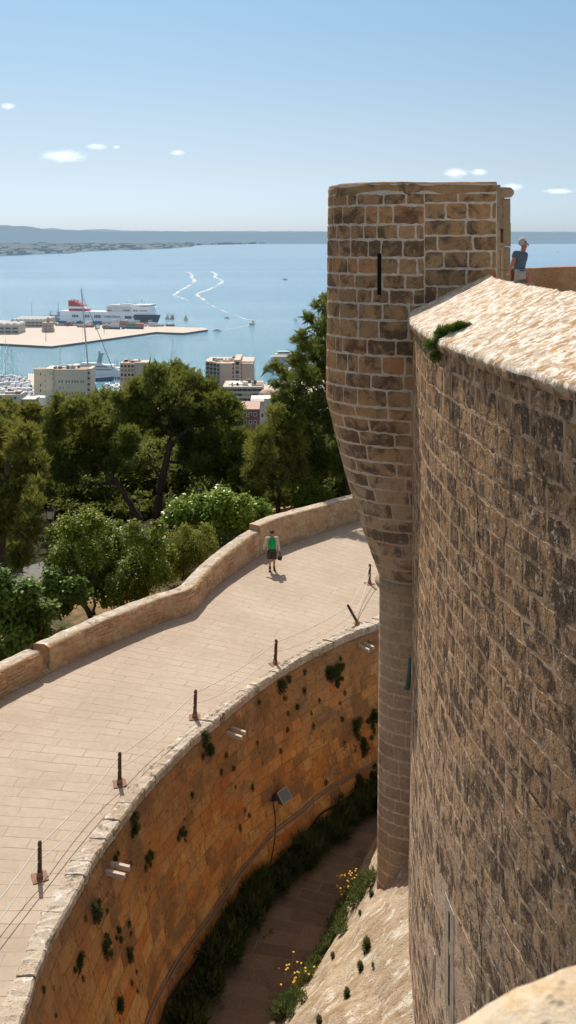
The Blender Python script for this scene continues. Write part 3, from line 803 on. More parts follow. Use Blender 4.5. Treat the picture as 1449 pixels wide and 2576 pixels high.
for i, a in enumerate([(20, 267, 36, 13, 'tiny white cloud at the left edge, highest of them all'), (160, 393, 112, 24, 'largest white cloud, flat and long, above the left part of the bay'),
    (243, 369, 54, 11, 'thin streak of cloud just right of and above the largest cloud'), (293, 370, 18, 7, 'smallest puff of cloud right of the thin streak'),
    (447, 384, 38, 10, 'small flat cloud alone in the middle of the sky'), (1145, 435, 62, 19, 'left one of the two white clouds above the turret'), (1205, 433, 42, 14, 'right one of the two white clouds above the turret'),
    (1290, 470, 52, 14, 'faint cloud directly behind the corbel stone of the turret'), (1405, 481, 76, 11, 'faint flat cloud at the right edge of the sky')]):
    cloud(a[0], a[1], a[2], a[3], 12000, a[4], i + 1)
# ------------------------------------------------------------------ foliage
def foliage_mat(name, stops, rough=.6, spec=.25, trans=.25):
    t = NT(name); tt = t.attr('tint'); p = t.pos()
    n = t.noise(p, .9, 3, .6)
    c = t.ramp(t.math('ADD', t.math('MULTIPLY', tt, .75), t.math('MULTIPLY', t.mapr(n, .3, .7), .25)), stops)
    b = t.n('BsdfPrincipled', {'Base Color': c, 'Roughness': rough, 'Specular IOR Level': spec})
    tr = t.n('BsdfTranslucent', {'Color': t.mix(.4, c, (.25, .3, .05))})
    m = t.n('MixShader', {0: trans}); t.t.links.new(b.outputs[0], m.inputs[1]); t.t.links.new(tr.outputs[0], m.inputs[2]); t.t.links.new(m.outputs[0], t.out.inputs['Surface'])
    return t.mat
M_pine = foliage_mat('pine_needles', [(0, (.075, .105, .03)), (.4, (.18, .215, .045)), (.75, (.34, .33, .07)), (1, (.50, .42, .11))], .7, .2, .45)
M_pine_o = foliage_mat('pine_needles_olive', [(0, (.10, .115, .03)), (.4, (.24, .24, .05)), (.75, (.40, .36, .08)), (1, (.56, .40, .11))], .7, .2, .45)
M_under = foliage_mat('undergrowth_leaves', [(0, (.08, .10, .022)), (.5, (.22, .25, .04)), (1, (.44, .42, .08))], .7, .2, .42)
M_leaf = foliage_mat('broad_leaves', [(0, (.07, .11, .012)), (.5, (.20, .27, .022)), (1, (.44, .46, .05))], .42, .35, .45)
M_leaf_g = foliage_mat('glossy_leaves', [(0, (.07, .13, .014)), (.5, (.20, .33, .03)), (1, (.42, .54, .07))], .32, .5, .42)
M_leaf_d = foliage_mat('fig_leaves', [(0, (.05, .09, .018)), (.5, (.12, .21, .03)), (1, (.27, .38, .06))], .42, .35, .4)
M_weed = foliage_mat('weed_leaves', [(0, (.02, .035, .012)), (.5, (.05, .075, .022)), (1, (.11, .14, .05))], .6, .2, .25)
M_bark = stone('pine_bark', [(0, (.06, .045, .035)), (1, (.17, .13, .10))], 0, 3, bump=(1, .08), bscale=5, stretch=(1, 1, .35), pits=False)

def unit(n):
    v = rng.normal(size=(n, 3)); return v / np.linalg.norm(v, axis=1, keepdims=True)
def blades(base, d, l, w):
    s = np.cross(d, unit(len(d))); s /= np.linalg.norm(s, axis=1, keepdims=True) + 1e-9
    a = base - s * w[:, None] * .5; b = base + s * w[:, None] * .5; c = base + d * l[:, None]
    return np.stack([a, b, c], 1)
def crown_pine(blobs, dens=26, size=1.0, fill=1.0, upb=.45):
    V, T = [], []
    for (c, r, tb) in blobs:
        c = np.array(c); n = int(dens * 4.6 * r * r * 4)
        o = unit(n); rr = r * rng.uniform(.25, 1.0, n) ** .42; o[:, 2] *= .82
        p = c + o * rr[:, None] * (1 + .18 * rng.normal(size=(n, 1)))
        ax = o * .8 + np.array((0, 0, upb)) + unit(n) * .45; ax /= np.linalg.norm(ax, axis=1, keepdims=True)
        k = 6
        P_ = np.repeat(p, k, 0); A = np.repeat(ax, k, 0) + unit(n * k) * .62; A /= np.linalg.norm(A, axis=1, keepdims=True)
        P_ = P_ + unit(n * k) * .05 * size
        l = rng.uniform(.12, .29, n * k) * size; w_ = rng.uniform(.026, .05, n * k) * size
        V.append(blades(P_, A, l, w_).reshape(-1, 3))
        t_ = tb + .16 * o[:, 2] + rng.normal(size=n) * .13 - .25 * (1 - rr / r)  # crown light painted in: tint lighter on top, darker inside
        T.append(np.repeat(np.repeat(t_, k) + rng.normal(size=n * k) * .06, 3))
        m = int(26 * r * r * 4 * fill)          # inner filler blades, darkened to stand in for crown shade
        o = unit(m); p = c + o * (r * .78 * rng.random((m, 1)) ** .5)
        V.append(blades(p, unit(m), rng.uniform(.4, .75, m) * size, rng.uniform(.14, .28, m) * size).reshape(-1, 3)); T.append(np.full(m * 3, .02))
    V = np.concatenate(V); T = np.clip(np.concatenate(T), 0, 1); return V, np.arange(len(V)).reshape(-1, 3), T
def crown_leaf(blobs, dens=60, size=.15, asp=.55, fill=1.0):
    V, T, Fq = [], [], []
    for (c, r, tb) in blobs:
        c = np.array(c); r = r * 1.1; n = int(dens * 9 * r * r * 4)
        o = unit(n); rr = r * rng.uniform(.2, 1.0, n) ** .4
        p = c + o * rr[:, None] * (1 + .16 * rng.normal(size=(n, 1)))
        nm = o * .5 + np.array((0, -.1, .8)) + unit(n) * .75; nm /= np.linalg.norm(nm, axis=1, keepdims=True)
        d = np.cross(nm, unit(n)); d /= np.linalg.norm(d, axis=1, keepdims=True) + 1e-9; s = np.cross(nm, d)
        L = (size * .85 * rng.uniform(.6, 1.35, n))[:, None]; W = L * asp
        q = np.stack([p, p + d * L * .5 + s * W * .5 - nm * L * .05, p + d * L - nm * L * .18, p + d * L * .5 - s * W * .5 - nm * L * .05], 1)
        V.append(q.reshape(-1, 3)); t_ = tb + .15 * o[:, 2] + rng.normal(size=n) * .16 - .2 * (1 - rr / r); T.append(np.repeat(t_, 4))  # light painted into the tint: leaves paler on top, darker within
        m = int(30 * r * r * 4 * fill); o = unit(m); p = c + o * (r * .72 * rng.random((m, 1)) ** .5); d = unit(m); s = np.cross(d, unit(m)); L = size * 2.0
        q = np.stack([p - d * L / 2, p + s * L / 2.4, p + d * L / 2, p - s * L / 2.4], 1); V.append(q.reshape(-1, 3)); T.append(np.full(m * 4, .06))  # dark filler leaves stand in for the shade inside the bush
    V = np.concatenate(V); T = np.clip(np.concatenate(T), 0, 1); return V, np.arange(len(V)).reshape(-1, 4), T
def blobs_px(lst, Y, dj=2.0, seed=1, tb=.5, sub=3):
    rg = random.Random(seed); out = []
    for b in lst:
        x, y, r = b[:3]; t_ = b[3] if len(b) > 3 else tb  # clump tone also holds the painted bright tops and dark undersides
        yy = Y + rg.uniform(-1, 1) * dj; c = at(x, y, yy); rw = r / F * yy
        out.append((tuple(c), rw * .95, t_ + rg.uniform(-.12, .1)))
        for k in range(sub):      # smaller clumps break the outline
            u = Vector((rg.gauss(0, 1), rg.gauss(0, 1), rg.gauss(.25, .8))).normalized()
            out.append((tuple(Vector(c) + u * rw * rg.uniform(.55, .95)), rw * rg.uniform(.28, .5), t_ + rg.uniform(-.1, .22)))
    return out
def limb(m, pts, Y, r0, r1, wob=.05):
    P_ = []
    for i, q in enumerate(pts):
        yy = Y + (q[2] if len(q) > 2 else 0); P_.append(at(q[0], q[1], yy))
    full = []
    for a, b in zip(P_[:-1], P_[1:]):
        for k in range(4): full.append(a.lerp(b, k / 4) + Vector((random.uniform(-wob, wob), random.uniform(-wob, wob), 0)))
    full.append(P_[-1]); n = len(full)
    m.tube(full, [r0 + (r1 - r0) * i / (n - 1) for i in range(n)], 9)
def tree(name, label, cat, base, crown, mat, trunks, tmat=None, group=None, cname='crown'):
    root = empty(name, base); tag(root, label, cat, group)
    v, f, tt = crown; mesh_obj(cname, v, f, mat, root, tint=tt)
    if trunks:
        m = MB()
        for (pts, Y, r0, r1) in trunks: limb(m, pts, Y, r0, r1)
        m.build('trunk', tmat or M_bark, root, smooth=True)
    return root
GB = -1.9       # ground behind the parapet
PG = 'pines beyond the parapet wall'
# big umbrella pine
bl = [(430, 945, 40, .62), (390, 958, 40, .6), (470, 955, 42, .6), (350, 985, 40, .6), (515, 985, 44, .58), (550, 1015, 44, .55), (582, 1055, 38, .5), (318, 1010, 30, .55), (300, 1000, 24, .6), (440, 1000, 55, .42), (395, 1020, 50, .45), (500, 1040, 52, .42), (350, 1040, 36, .5),
      (555, 1090, 46, .4), (598, 1100, 30, .45), (440, 1060, 45, .2), (520, 1120, 44, .28), (580, 1150, 40, .3), (480, 1110, 36, .2), (612, 1150, 28, .35), (545, 1180, 40, .2), (600, 1195, 30, .3), (400, 1080, 28, .25), (465, 1150, 30, .12), (505, 1170, 34, .12), (380, 1060, 26, .35)]
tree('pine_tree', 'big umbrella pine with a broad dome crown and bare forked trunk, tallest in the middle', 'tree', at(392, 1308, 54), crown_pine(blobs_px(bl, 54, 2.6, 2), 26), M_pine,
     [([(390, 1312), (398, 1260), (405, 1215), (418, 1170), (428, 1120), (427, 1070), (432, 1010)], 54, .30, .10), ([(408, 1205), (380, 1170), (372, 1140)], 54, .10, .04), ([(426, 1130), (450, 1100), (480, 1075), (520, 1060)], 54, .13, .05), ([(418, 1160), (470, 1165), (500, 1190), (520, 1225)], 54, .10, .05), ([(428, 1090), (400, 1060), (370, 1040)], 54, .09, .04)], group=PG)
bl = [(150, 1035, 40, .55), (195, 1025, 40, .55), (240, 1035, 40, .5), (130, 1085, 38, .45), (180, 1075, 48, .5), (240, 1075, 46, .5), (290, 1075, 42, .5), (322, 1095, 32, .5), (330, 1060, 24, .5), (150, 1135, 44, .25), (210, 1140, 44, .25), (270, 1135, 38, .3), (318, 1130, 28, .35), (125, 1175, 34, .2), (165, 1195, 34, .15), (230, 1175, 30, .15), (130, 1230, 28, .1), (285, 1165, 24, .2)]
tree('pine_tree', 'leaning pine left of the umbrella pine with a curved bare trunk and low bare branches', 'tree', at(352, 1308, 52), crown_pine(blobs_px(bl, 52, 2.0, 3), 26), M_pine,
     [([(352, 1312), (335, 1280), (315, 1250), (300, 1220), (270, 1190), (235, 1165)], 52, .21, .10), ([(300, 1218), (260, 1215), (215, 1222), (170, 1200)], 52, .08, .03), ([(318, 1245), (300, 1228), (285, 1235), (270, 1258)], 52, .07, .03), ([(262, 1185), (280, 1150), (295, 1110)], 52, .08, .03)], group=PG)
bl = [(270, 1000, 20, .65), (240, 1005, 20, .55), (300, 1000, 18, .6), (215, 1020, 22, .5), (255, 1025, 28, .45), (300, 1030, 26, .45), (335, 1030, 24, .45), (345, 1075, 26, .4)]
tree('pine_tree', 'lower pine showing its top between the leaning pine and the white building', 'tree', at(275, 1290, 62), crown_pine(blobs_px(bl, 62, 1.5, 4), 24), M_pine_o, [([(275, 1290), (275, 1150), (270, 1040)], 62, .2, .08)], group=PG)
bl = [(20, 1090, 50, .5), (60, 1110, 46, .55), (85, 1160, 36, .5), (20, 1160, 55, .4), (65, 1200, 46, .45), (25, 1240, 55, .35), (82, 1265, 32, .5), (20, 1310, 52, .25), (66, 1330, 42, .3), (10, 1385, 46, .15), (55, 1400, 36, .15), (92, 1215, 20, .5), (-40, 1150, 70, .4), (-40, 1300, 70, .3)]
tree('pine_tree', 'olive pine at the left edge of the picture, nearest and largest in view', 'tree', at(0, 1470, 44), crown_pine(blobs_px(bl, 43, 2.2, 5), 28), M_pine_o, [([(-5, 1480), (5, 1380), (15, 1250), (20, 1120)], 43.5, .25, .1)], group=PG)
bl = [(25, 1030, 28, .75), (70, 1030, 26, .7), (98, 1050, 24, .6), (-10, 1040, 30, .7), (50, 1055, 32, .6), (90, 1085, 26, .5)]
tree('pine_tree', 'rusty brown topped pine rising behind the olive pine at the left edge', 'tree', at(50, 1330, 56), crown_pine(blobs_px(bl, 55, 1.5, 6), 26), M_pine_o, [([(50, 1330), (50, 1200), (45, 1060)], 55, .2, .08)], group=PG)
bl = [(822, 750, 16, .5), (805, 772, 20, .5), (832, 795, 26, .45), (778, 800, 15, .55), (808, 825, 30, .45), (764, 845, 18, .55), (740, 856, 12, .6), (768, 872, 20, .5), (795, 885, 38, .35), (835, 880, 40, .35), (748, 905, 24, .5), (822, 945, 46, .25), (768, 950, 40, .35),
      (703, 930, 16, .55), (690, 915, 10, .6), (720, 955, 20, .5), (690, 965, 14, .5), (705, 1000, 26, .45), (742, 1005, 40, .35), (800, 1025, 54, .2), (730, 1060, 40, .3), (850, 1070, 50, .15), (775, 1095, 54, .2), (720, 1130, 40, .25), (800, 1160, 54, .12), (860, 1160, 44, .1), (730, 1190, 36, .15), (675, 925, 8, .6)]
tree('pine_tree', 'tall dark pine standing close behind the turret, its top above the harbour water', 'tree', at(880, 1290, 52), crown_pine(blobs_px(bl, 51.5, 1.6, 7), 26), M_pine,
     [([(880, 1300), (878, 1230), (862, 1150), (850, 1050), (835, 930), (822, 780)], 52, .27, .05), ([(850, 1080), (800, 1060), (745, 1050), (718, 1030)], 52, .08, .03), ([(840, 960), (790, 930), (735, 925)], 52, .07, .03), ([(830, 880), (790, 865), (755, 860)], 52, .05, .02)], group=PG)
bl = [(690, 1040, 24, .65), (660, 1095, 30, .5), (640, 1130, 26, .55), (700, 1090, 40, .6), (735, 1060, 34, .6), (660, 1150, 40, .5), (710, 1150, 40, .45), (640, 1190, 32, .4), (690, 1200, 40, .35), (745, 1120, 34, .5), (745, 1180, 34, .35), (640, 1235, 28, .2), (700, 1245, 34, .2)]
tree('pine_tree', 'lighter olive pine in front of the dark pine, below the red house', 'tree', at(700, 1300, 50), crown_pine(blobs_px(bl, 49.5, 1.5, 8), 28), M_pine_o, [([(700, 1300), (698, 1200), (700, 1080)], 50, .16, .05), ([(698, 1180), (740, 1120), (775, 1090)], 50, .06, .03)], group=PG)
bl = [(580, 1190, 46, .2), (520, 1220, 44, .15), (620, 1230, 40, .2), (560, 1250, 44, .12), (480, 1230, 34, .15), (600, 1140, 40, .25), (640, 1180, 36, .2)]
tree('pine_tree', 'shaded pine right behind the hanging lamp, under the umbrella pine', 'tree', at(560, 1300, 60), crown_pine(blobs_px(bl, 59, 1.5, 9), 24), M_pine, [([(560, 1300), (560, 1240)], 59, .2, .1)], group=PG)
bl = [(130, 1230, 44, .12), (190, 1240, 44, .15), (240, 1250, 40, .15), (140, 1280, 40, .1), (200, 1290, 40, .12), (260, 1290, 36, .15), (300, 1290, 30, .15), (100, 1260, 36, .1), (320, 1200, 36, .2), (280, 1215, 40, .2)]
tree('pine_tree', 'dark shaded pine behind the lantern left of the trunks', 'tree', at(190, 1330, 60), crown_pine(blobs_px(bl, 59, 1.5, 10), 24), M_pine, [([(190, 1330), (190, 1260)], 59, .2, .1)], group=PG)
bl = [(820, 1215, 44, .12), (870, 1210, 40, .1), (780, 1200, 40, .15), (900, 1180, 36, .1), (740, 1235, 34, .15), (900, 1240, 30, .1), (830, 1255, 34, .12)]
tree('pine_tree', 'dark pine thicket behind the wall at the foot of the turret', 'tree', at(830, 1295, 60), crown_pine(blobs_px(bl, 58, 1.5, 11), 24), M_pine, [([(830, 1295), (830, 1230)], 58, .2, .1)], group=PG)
# sunlit undergrowth seen between the trunks
UG = 'sunlit scrub between the pine trunks'
for i, (bl, Y, lab) in enumerate([
    ([(350, 1210, 34, .6), (330, 1250, 30, .5), (370, 1245, 30, .55), (300, 1260, 26, .45), (350, 1280, 28, .4)], 66, 'sunlit green scrub seen between the leaning trunk and the umbrella pine trunk'),
    ([(450, 1215, 32, .6), (435, 1250, 28, .55), (480, 1235, 30, .5), (470, 1270, 28, .4), (425, 1285, 22, .4)], 66, 'sunlit green scrub right of the umbrella pine trunk'),
    ([(230, 1215, 30, .45), (260, 1235, 28, .5), (210, 1245, 26, .4), (240, 1270, 28, .35)], 68, 'sunlit scrub under the low branch of the leaning pine'),
    ([(380, 1150, 40, .5), (440, 1160, 36, .45), (330, 1170, 34, .45), (410, 1190, 34, .5)], 80, 'pale green tree top far behind the umbrella pine trunk')]):
    tree('scrub_bush' if i < 3 else 'broadleaf_tree', lab, 'bush' if i < 3 else 'tree', at(bl[0][0], bl[0][1] + 90, Y), crown_leaf(blobs_px(bl, Y, 1.2, 20 + i), 34, .22), M_under, [([(bl[0][0], bl[0][1] + 90), (bl[0][0], bl[0][1])], Y, .1, .04)], group=UG if i < 3 else None, cname='foliage' if i < 3 else 'crown')
# broad-leaved bushes just behind the parapet
bl = [(180, 1325, 38, .7), (225, 1310, 34, .75), (140, 1350, 30, .6), (275, 1340, 34, .65), (170, 1390, 44, .5), (230, 1385, 44, .5), (290, 1390, 40, .5), (135, 1410, 30, .45), (150, 1450, 28, .4), (205, 1450, 38, .35), (280, 1450, 40, .35), (310, 1350, 22, .6), (250, 1480, 30, .3)]
tree('small_tree', 'round small leafy tree with a forked brown trunk on bare earth behind the parapet', 'tree', at(228, 1548, 38.5), crown_leaf(blobs_px(bl, 39, 1.0, 31), 60, .15), M_leaf,
     [([(230, 1552), (208, 1520), (200, 1480), (188, 1420), (178, 1360)], 38.3, .12, .04), ([(226, 1548), (212, 1510), (230, 1470), (245, 1420)], 38.3, .09, .03), ([(236, 1546), (238, 1500), (236, 1470)], 38.3, .07, .04), ([(262, 1530), (268, 1495), (272, 1460)], 38.6, .07, .04), ([(200, 1480), (170, 1450), (150, 1410)], 38.3, .05, .02)])
BG = 'leafy bushes just behind the parapet wall'
bl = [(335, 1345, 32, .6), (375, 1360, 30, .6), (350, 1400, 40, .4), (395, 1410, 34, .45), (330, 1440, 38, .35), (380, 1450, 36, .4), (345, 1490, 32, .3), (300, 1500, 28, .3), (400, 1330, 20, .6), (320, 1450, 34, .4), (290, 1470, 28, .35), (410, 1440, 30, .4), (270, 1505, 22, .3), (390, 1380, 34, .5), (420, 1400, 26, .5)]
tree('leafy_bush', 'dense dark leafy bush right of the small forked tree', 'bush', at(340, 1520, 37.5), crown_leaf(blobs_px(bl, 37.8, .9, 32), 62, .14), M_leaf, [([(340, 1525), (345, 1460)], 37.5, .06, .03)], group=BG, cname='foliage')
bl = [(430, 1370, 36, .65), (475, 1365, 38, .7), (515, 1355, 32, .7), (455, 1405, 36, .5), (500, 1395, 34, .55), (415, 1410, 30, .5), (530, 1375, 20, .65), (430, 1440, 28, .4), (465, 1335, 18, .7)]
tree('leafy_bush', 'yellow green bush with fine foliage left of the kink in the parapet', 'bush', at(460, 1460, 39.5), crown_leaf(blobs_px(bl, 40, .9, 33), 80, .10), M_under, [([(460, 1460), (462, 1410)], 39.5, .06, .03)], group=BG, cname='foliage')
bl = [(455, 1285, 34, .6), (505, 1270, 34, .65), (555, 1258, 34, .7), (605, 1285, 36, .6), (648, 1282, 28, .6), (545, 1295, 36, .5), (480, 1320, 34, .5), (430, 1300, 22, .55), (585, 1315, 28, .5), (625, 1308, 26, .5), (668, 1298, 18, .55), (530, 1320, 30, .45), (570, 1262, 16, .7)]
tree('leafy_bush', 'bright glossy large-leaved bush in full sun behind the walking man', 'bush', at(550, 1370, 44), crown_leaf(blobs_px(bl, 44, 1.0, 34), 44, .21, .6), M_leaf_g, [([(550, 1372), (545, 1310)], 44, .08, .03)], group=BG, cname='foliage')
bl = [(20, 1495, 38, .55), (70, 1490, 34, .6), (25, 1550, 44, .4), (85, 1545, 40, .45), (125, 1535, 20, .5), (45, 1605, 36, .35), (105, 1590, 26, .4), (5, 1450, 24, .5), (10, 1640, 30, .3), (-40, 1540, 50, .4)]
tree('leafy_bush', 'dark large-leaved fig bush at the left edge beside the notch in the parapet', 'bush', at(50, 1670, 34), crown_leaf(blobs_px(bl, 34, .9, 35), 48, .21, .75), M_leaf_d, [([(70, 1670), (60, 1600), (40, 1520)], 34, .06, .02), ([(70, 1660), (95, 1600), (110, 1560)], 34, .05, .02)], group=BG, cname='foliage')
bl = [(150, 1480, 30, .5), (120, 1475, 26, .5), (175, 1500, 28, .45), (190, 1475, 24, .4), (210, 1500, 20, .35), (130, 1450, 24, .5), (140, 1510, 22, .4), (165, 1530, 18, .4)]
tree('leafy_bush', 'small fig bush between the dark fig bush and the forked tree', 'bush', at(150, 1560, 36.5), crown_leaf(blobs_px(bl, 36.5, .6, 36), 48, .18, .7), M_leaf_d, [([(150, 1560), (150, 1510)], 36.5, .05, .02)], group=BG, cname='foliage')
bl = [(785, 1235, 32, .35), (765, 1262, 22, .3), (810, 1250, 28, .3), (790, 1270, 24, .2), (745, 1265, 18, .25)]
tree('leafy_bush', 'rounded dark green bush behind the far end of the parapet, left of the turret', 'bush', at(785, 1300, 49.5), crown_leaf(blobs_px(bl, 49.5, .9, 37), 60, .14), M_leaf, [([(785, 1300), (785, 1260)], 49.5, .06, .03)], group=BG, cname='foliage')

# ------------------------------------------------------------------ hillside ground, earth strip, road, far wood
def gz(x, y):
    z = np.interp(y, [20, 44, 56, 70, 100, 200, 400, 560, 640], [GB, GB, GB - .3, -5, -15, -42, -76, -104, -108])
    return z
t = NT('hillside_earth'); p = t.pos(); n1 = t.noise(p, .35, 7, .7)
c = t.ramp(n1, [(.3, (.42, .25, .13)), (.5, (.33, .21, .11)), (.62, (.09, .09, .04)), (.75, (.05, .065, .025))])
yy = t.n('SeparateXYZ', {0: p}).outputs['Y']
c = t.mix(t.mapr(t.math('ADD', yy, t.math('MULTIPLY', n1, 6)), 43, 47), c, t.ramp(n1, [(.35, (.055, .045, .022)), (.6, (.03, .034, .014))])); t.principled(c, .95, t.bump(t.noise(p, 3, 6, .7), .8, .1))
Y_ = np.concatenate([np.linspace(22, 70, 30), np.linspace(74, 250, 24), np.linspace(260, 640, 14)])
Pg = np.array([[(x * (Y / 45 + .35), Y, gz(x, Y) + .15 * fbm((x, Y * .2, 0), .5, 4) * (Y < 80) + 1.2 * fbm((x * .3, Y * .02, 3), 1, 3) * (Y > 80)) for x in np.linspace(-32, 32, 60)] for Y in Y_])
# keep the ground clear of the walkway
for row in Pg:
    for q in row:
        th_, r_ = topol(Vector(q))
        if r_ < parb(th_) + .6 and TH0 < th_ < TH1: q[2] = min(q[2], -2.1)
        if r_ < 33.5: q[2] = -9
v_, f_ = grid_mesh(Pg); tag(mesh_obj('hillside', v_, f_[:, ::-1], t.mat, smooth=True), kind='structure')
rd = [(on(x, y, GB + .12)) for x, y in [(-60, 1480), (60, 1428), (150, 1398), (260, 1360), (290, 1385), (200, 1425), (150, 1470), (40, 1560), (-60, 1600)]]
M_road = P('road_asphalt', (.22, .21, .20), rough=.9, var=.15, nscale=2)
o = mesh_obj('road', [tuple(p_) for p_ in rd], [list(range(len(rd)))[::-1]], M_road); tag(o, kind='structure')
# dense wood on the slope between castle and town: reads as one mass
bl = []
rg = random.Random(50)
for i in range(330):
    Y = rg.uniform(84, 400) if i > 120 else rg.uniform(82, 130); x = rg.uniform(-.36, .12) * Y; g = gz(x, Y); r = rg.uniform(2.2, 4.0)
    bl.append(((x, Y, g + rg.uniform(2.0, 5.5) * (1 if Y < 330 else .7)), r, rg.uniform(.25, .6)))
v, f, tt = crown_pine(bl, 1.5, 3.0, .2)
tag(mesh_obj('hillside_wood', v, f, M_pine_o, tint=tt), 'dark pine wood covering the slope between the castle and the town', 'wood', kind='stuff')

bl = []
rg = random.Random(88)
for i in range(330):
    Y = rg.uniform(56, 68); px = rg.uniform(-60, 930); x = (px - CX0) / F * Y; r = rg.uniform(.6, 1.2)
    bl.append(((x, Y, gz(x, Y) + rg.uniform(.1, 3.6) * (.5 + .5 * (Y - 55) / 12)), r, rg.uniform(.15, .62) if rg.random() < .6 else .1))
for i in range(150):
    Y = rg.uniform(53.5, 57); px = rg.uniform(60, 900); r = rg.uniform(.25, .5); bl.append((((px - CX0) / F * Y, Y, GB - .1 + r * .5), r, rg.uniform(.1, .5)))
v, f, tt = crown_leaf(bl, 7, .26); tag(mesh_obj('undergrowth', v, f, M_under, tint=tt), 'tangled green undergrowth in the shade beneath the pines', 'undergrowth', kind='stuff')
# weeds --------------------------------------------------------------
def weed_mesh(center, nrm, size, n, seed, drop=.5, mat=None, name='weed_tuft', asp=(1, 1, 1)):
    nrm = np.array(nrm); k = n
    o = unit(k) * np.array(asp) * .7 + nrm * .25; o[:, 2] -= 0
    p = np.array(center) + o * size * (rng.random((k, 1)) ** .6) * .75
    p[:, 2] -= drop * size * np.linalg.norm((p - np.array(center)) / size, axis=1) ** 2 * .3
    d = o / (np.linalg.norm(o, axis=1, keepdims=True) + 1e-9) + np.array((0, 0, .35)) + nrm * .4 + unit(k) * .6; d /= np.linalg.norm(d, axis=1, keepdims=True)
    v = blades(p, d, rng.uniform(.16, .42, k) * size, rng.uniform(.06, .13, k) * size).reshape(-1, 3)
    tt = np.clip(np.repeat(rng.normal(.4, .2, k) + .15 * o[:, 2], 3), 0, 1)
    return v, np.arange(len(v)).reshape(-1, 3), tt
# ------------------------------------------------------------------ rope barrier along the moat
M_post = stone('weathered_post_wood', [(0, (.07, .04, .026)), (.5, (.14, .085, .055)), (1, (.21, .135, .09))], 0, 6, bump=(.6, .01), bscale=20, stretch=(1, 1, .15), pits=False)
M_rust = P('rusty_steel', (.30, .17, .115), rough=.85, var=.3, nscale=12)
M_rope = P('white_rope', (.74, .70, .64), rough=.9, var=.1, nscale=30)
post0 = empty('rope_post'); tag(post0, 'x', 'post', 'wooden posts of the rope barrier along the moat')
MB().box((0, 0, .014), (.34, .34, .014), rz=.3).build('base_plate', M_rust, post0, local=True)
m = MB(); m.box((0, 0, .07), (.125, .125, .14)); m.build('post_shoe', M_rust, post0, local=True)
m = MB(); m.hexa([(-.045, -.045, .02), (.045, -.045, .02), (.045, .045, .02), (-.045, .045, .02)], [(-.04, -.042, .80), (.042, -.04, .80), (.04, .042, .80), (-.042, .04, .80)])
m.hexa([(-.04, -.042, .80), (.042, -.04, .80), (.04, .042, .80), (-.042, .04, .80)], [(-.022, -.022, .825), (.022, -.022, .825), (.022, .022, .825), (-.022, .022, .825)])
m.build('post', M_post, post0, local=True)
specs = [((-135, 2520), 0, 0, 'nearest rope post, out at the lower left corner of the walkway'),
         ((100, 2208), 0, .01, 'brown rope post at the lower left, nearest of those fully visible'),
         ((301, 1972), 0, .0, 'brown rope post second from the left, straight, with a short shadow'),
         ((490, 1805), -.03, 0, 'rope post third from the left, above the middle pair of stone beams'),
         ((692, 1671), -.05, 0, 'rope post in the middle of the moat edge, fourth from the left, leaning slightly'),
         ((902, 1571), .52, 0, 'rope post that has tipped over strongly to the left, just left of the turret column'),
         ((929, 1468), -.02, .05, 'farthest rope post, beside the roll moulding of the turret column')]
tops = []
for i, ((px, py), lean, l2, lab) in enumerate(specs):
    o = post0 if i == 0 else copy_tree(post0)
    b = on(px, py, 0.0); o.location = b; o['label'] = lab
    rz = random.uniform(-.3, .3); o.rotation_euler = (0, 0, rz)
    for ch in o.children:
        if ch.name.startswith('post') : ch.rotation_euler = (l2, -lean, 0)
    from mathutils import Euler
    Mx = Euler((0, 0, rz)).to_matrix() @ Euler((l2, -lean, 0)).to_matrix()
    tops.append((b + Mx @ Vector((0, 0, .74)), b + Mx @ Vector((0, 0, .42))))
end = on(1010, 1425, 0); tops.append((end + Vector((0, 0, .74)), end + Vector((0, 0, .42))))
for k, (lab, sag, rad) in enumerate([('upper white rope slung between the brown posts along the moat edge', .12, .013), ('lower white rope hanging slack between the brown posts along the moat edge', .26, .011)]):
    m = MB(); pts = []
    for i in range(len(tops) - 1):
        a, b = tops[i][k], tops[i + 1][k]
        for j in range(14):
            f = j / 14; p_ = a.lerp(b, f); p_.z -= sag * (1.0 if i % 2 else .75) * 4 * f * (1 - f); p_.z = max(p_.z, .04); pts.append(p_)
    pts.append(tops[-1][k]); m.tube(pts, rad, 6)
    tag(m.build('barrier_rope', M_rope, smooth=True), lab, 'rope', 'ropes of the barrier along the moat')

# ------------------------------------------------------------------ things on the moat wall
def moat_frame(px, py):
    u, v = moat_uv(px, py); p = Vector(moatmap(u, v, 0)); n = (Vector(moatmap(u, v, 1)) - p).normalized()
    t_ = (Vector(moatmap(u + .2, v, 0)) - Vector(moatmap(u - .2, v, 0))).normalized()
    return p, n, t_
M_beam = P('pale_stone_beam', (.62, .52, .42), rough=.9, var=.2, nscale=9)
for (px, py, lab) in [(268, 2186, 'pair of pale stone beams sticking out of the moat wall at the lower left'), (572, 1836, 'pair of pale stone beams sticking out of the moat wall below the third rope post'), (908, 1622, 'pair of pale stone beams sticking out of the moat wall next to the turret column')]:
    p_, n, t_ = moat_frame(px, py); up = Vector((0, 0, 1)); nh = Vector((n.x, n.y, 0)).normalized()
    root = empty('wall_bracket', p_); tag(root, lab, 'bracket', 'twin stone brackets in the moat wall')
    for s in (-.14, .14):
        m = MB(); a = p_ + t_ * s - nh * .1; w_, h_, L_ = .085, .10, .62 + random.uniform(-.05, .05)
        q0 = [a - t_ * w_ / 2 - up * h_ / 2, a + t_ * w_ / 2 - up * h_ / 2, a + t_ * w_ / 2 + up * h_ / 2, a - t_ * w_ / 2 + up * h_ / 2]
        m.hexa(q0, [x + nh * L_ - up * .02 for x in q0]); m.build('beam', M_beam, root)
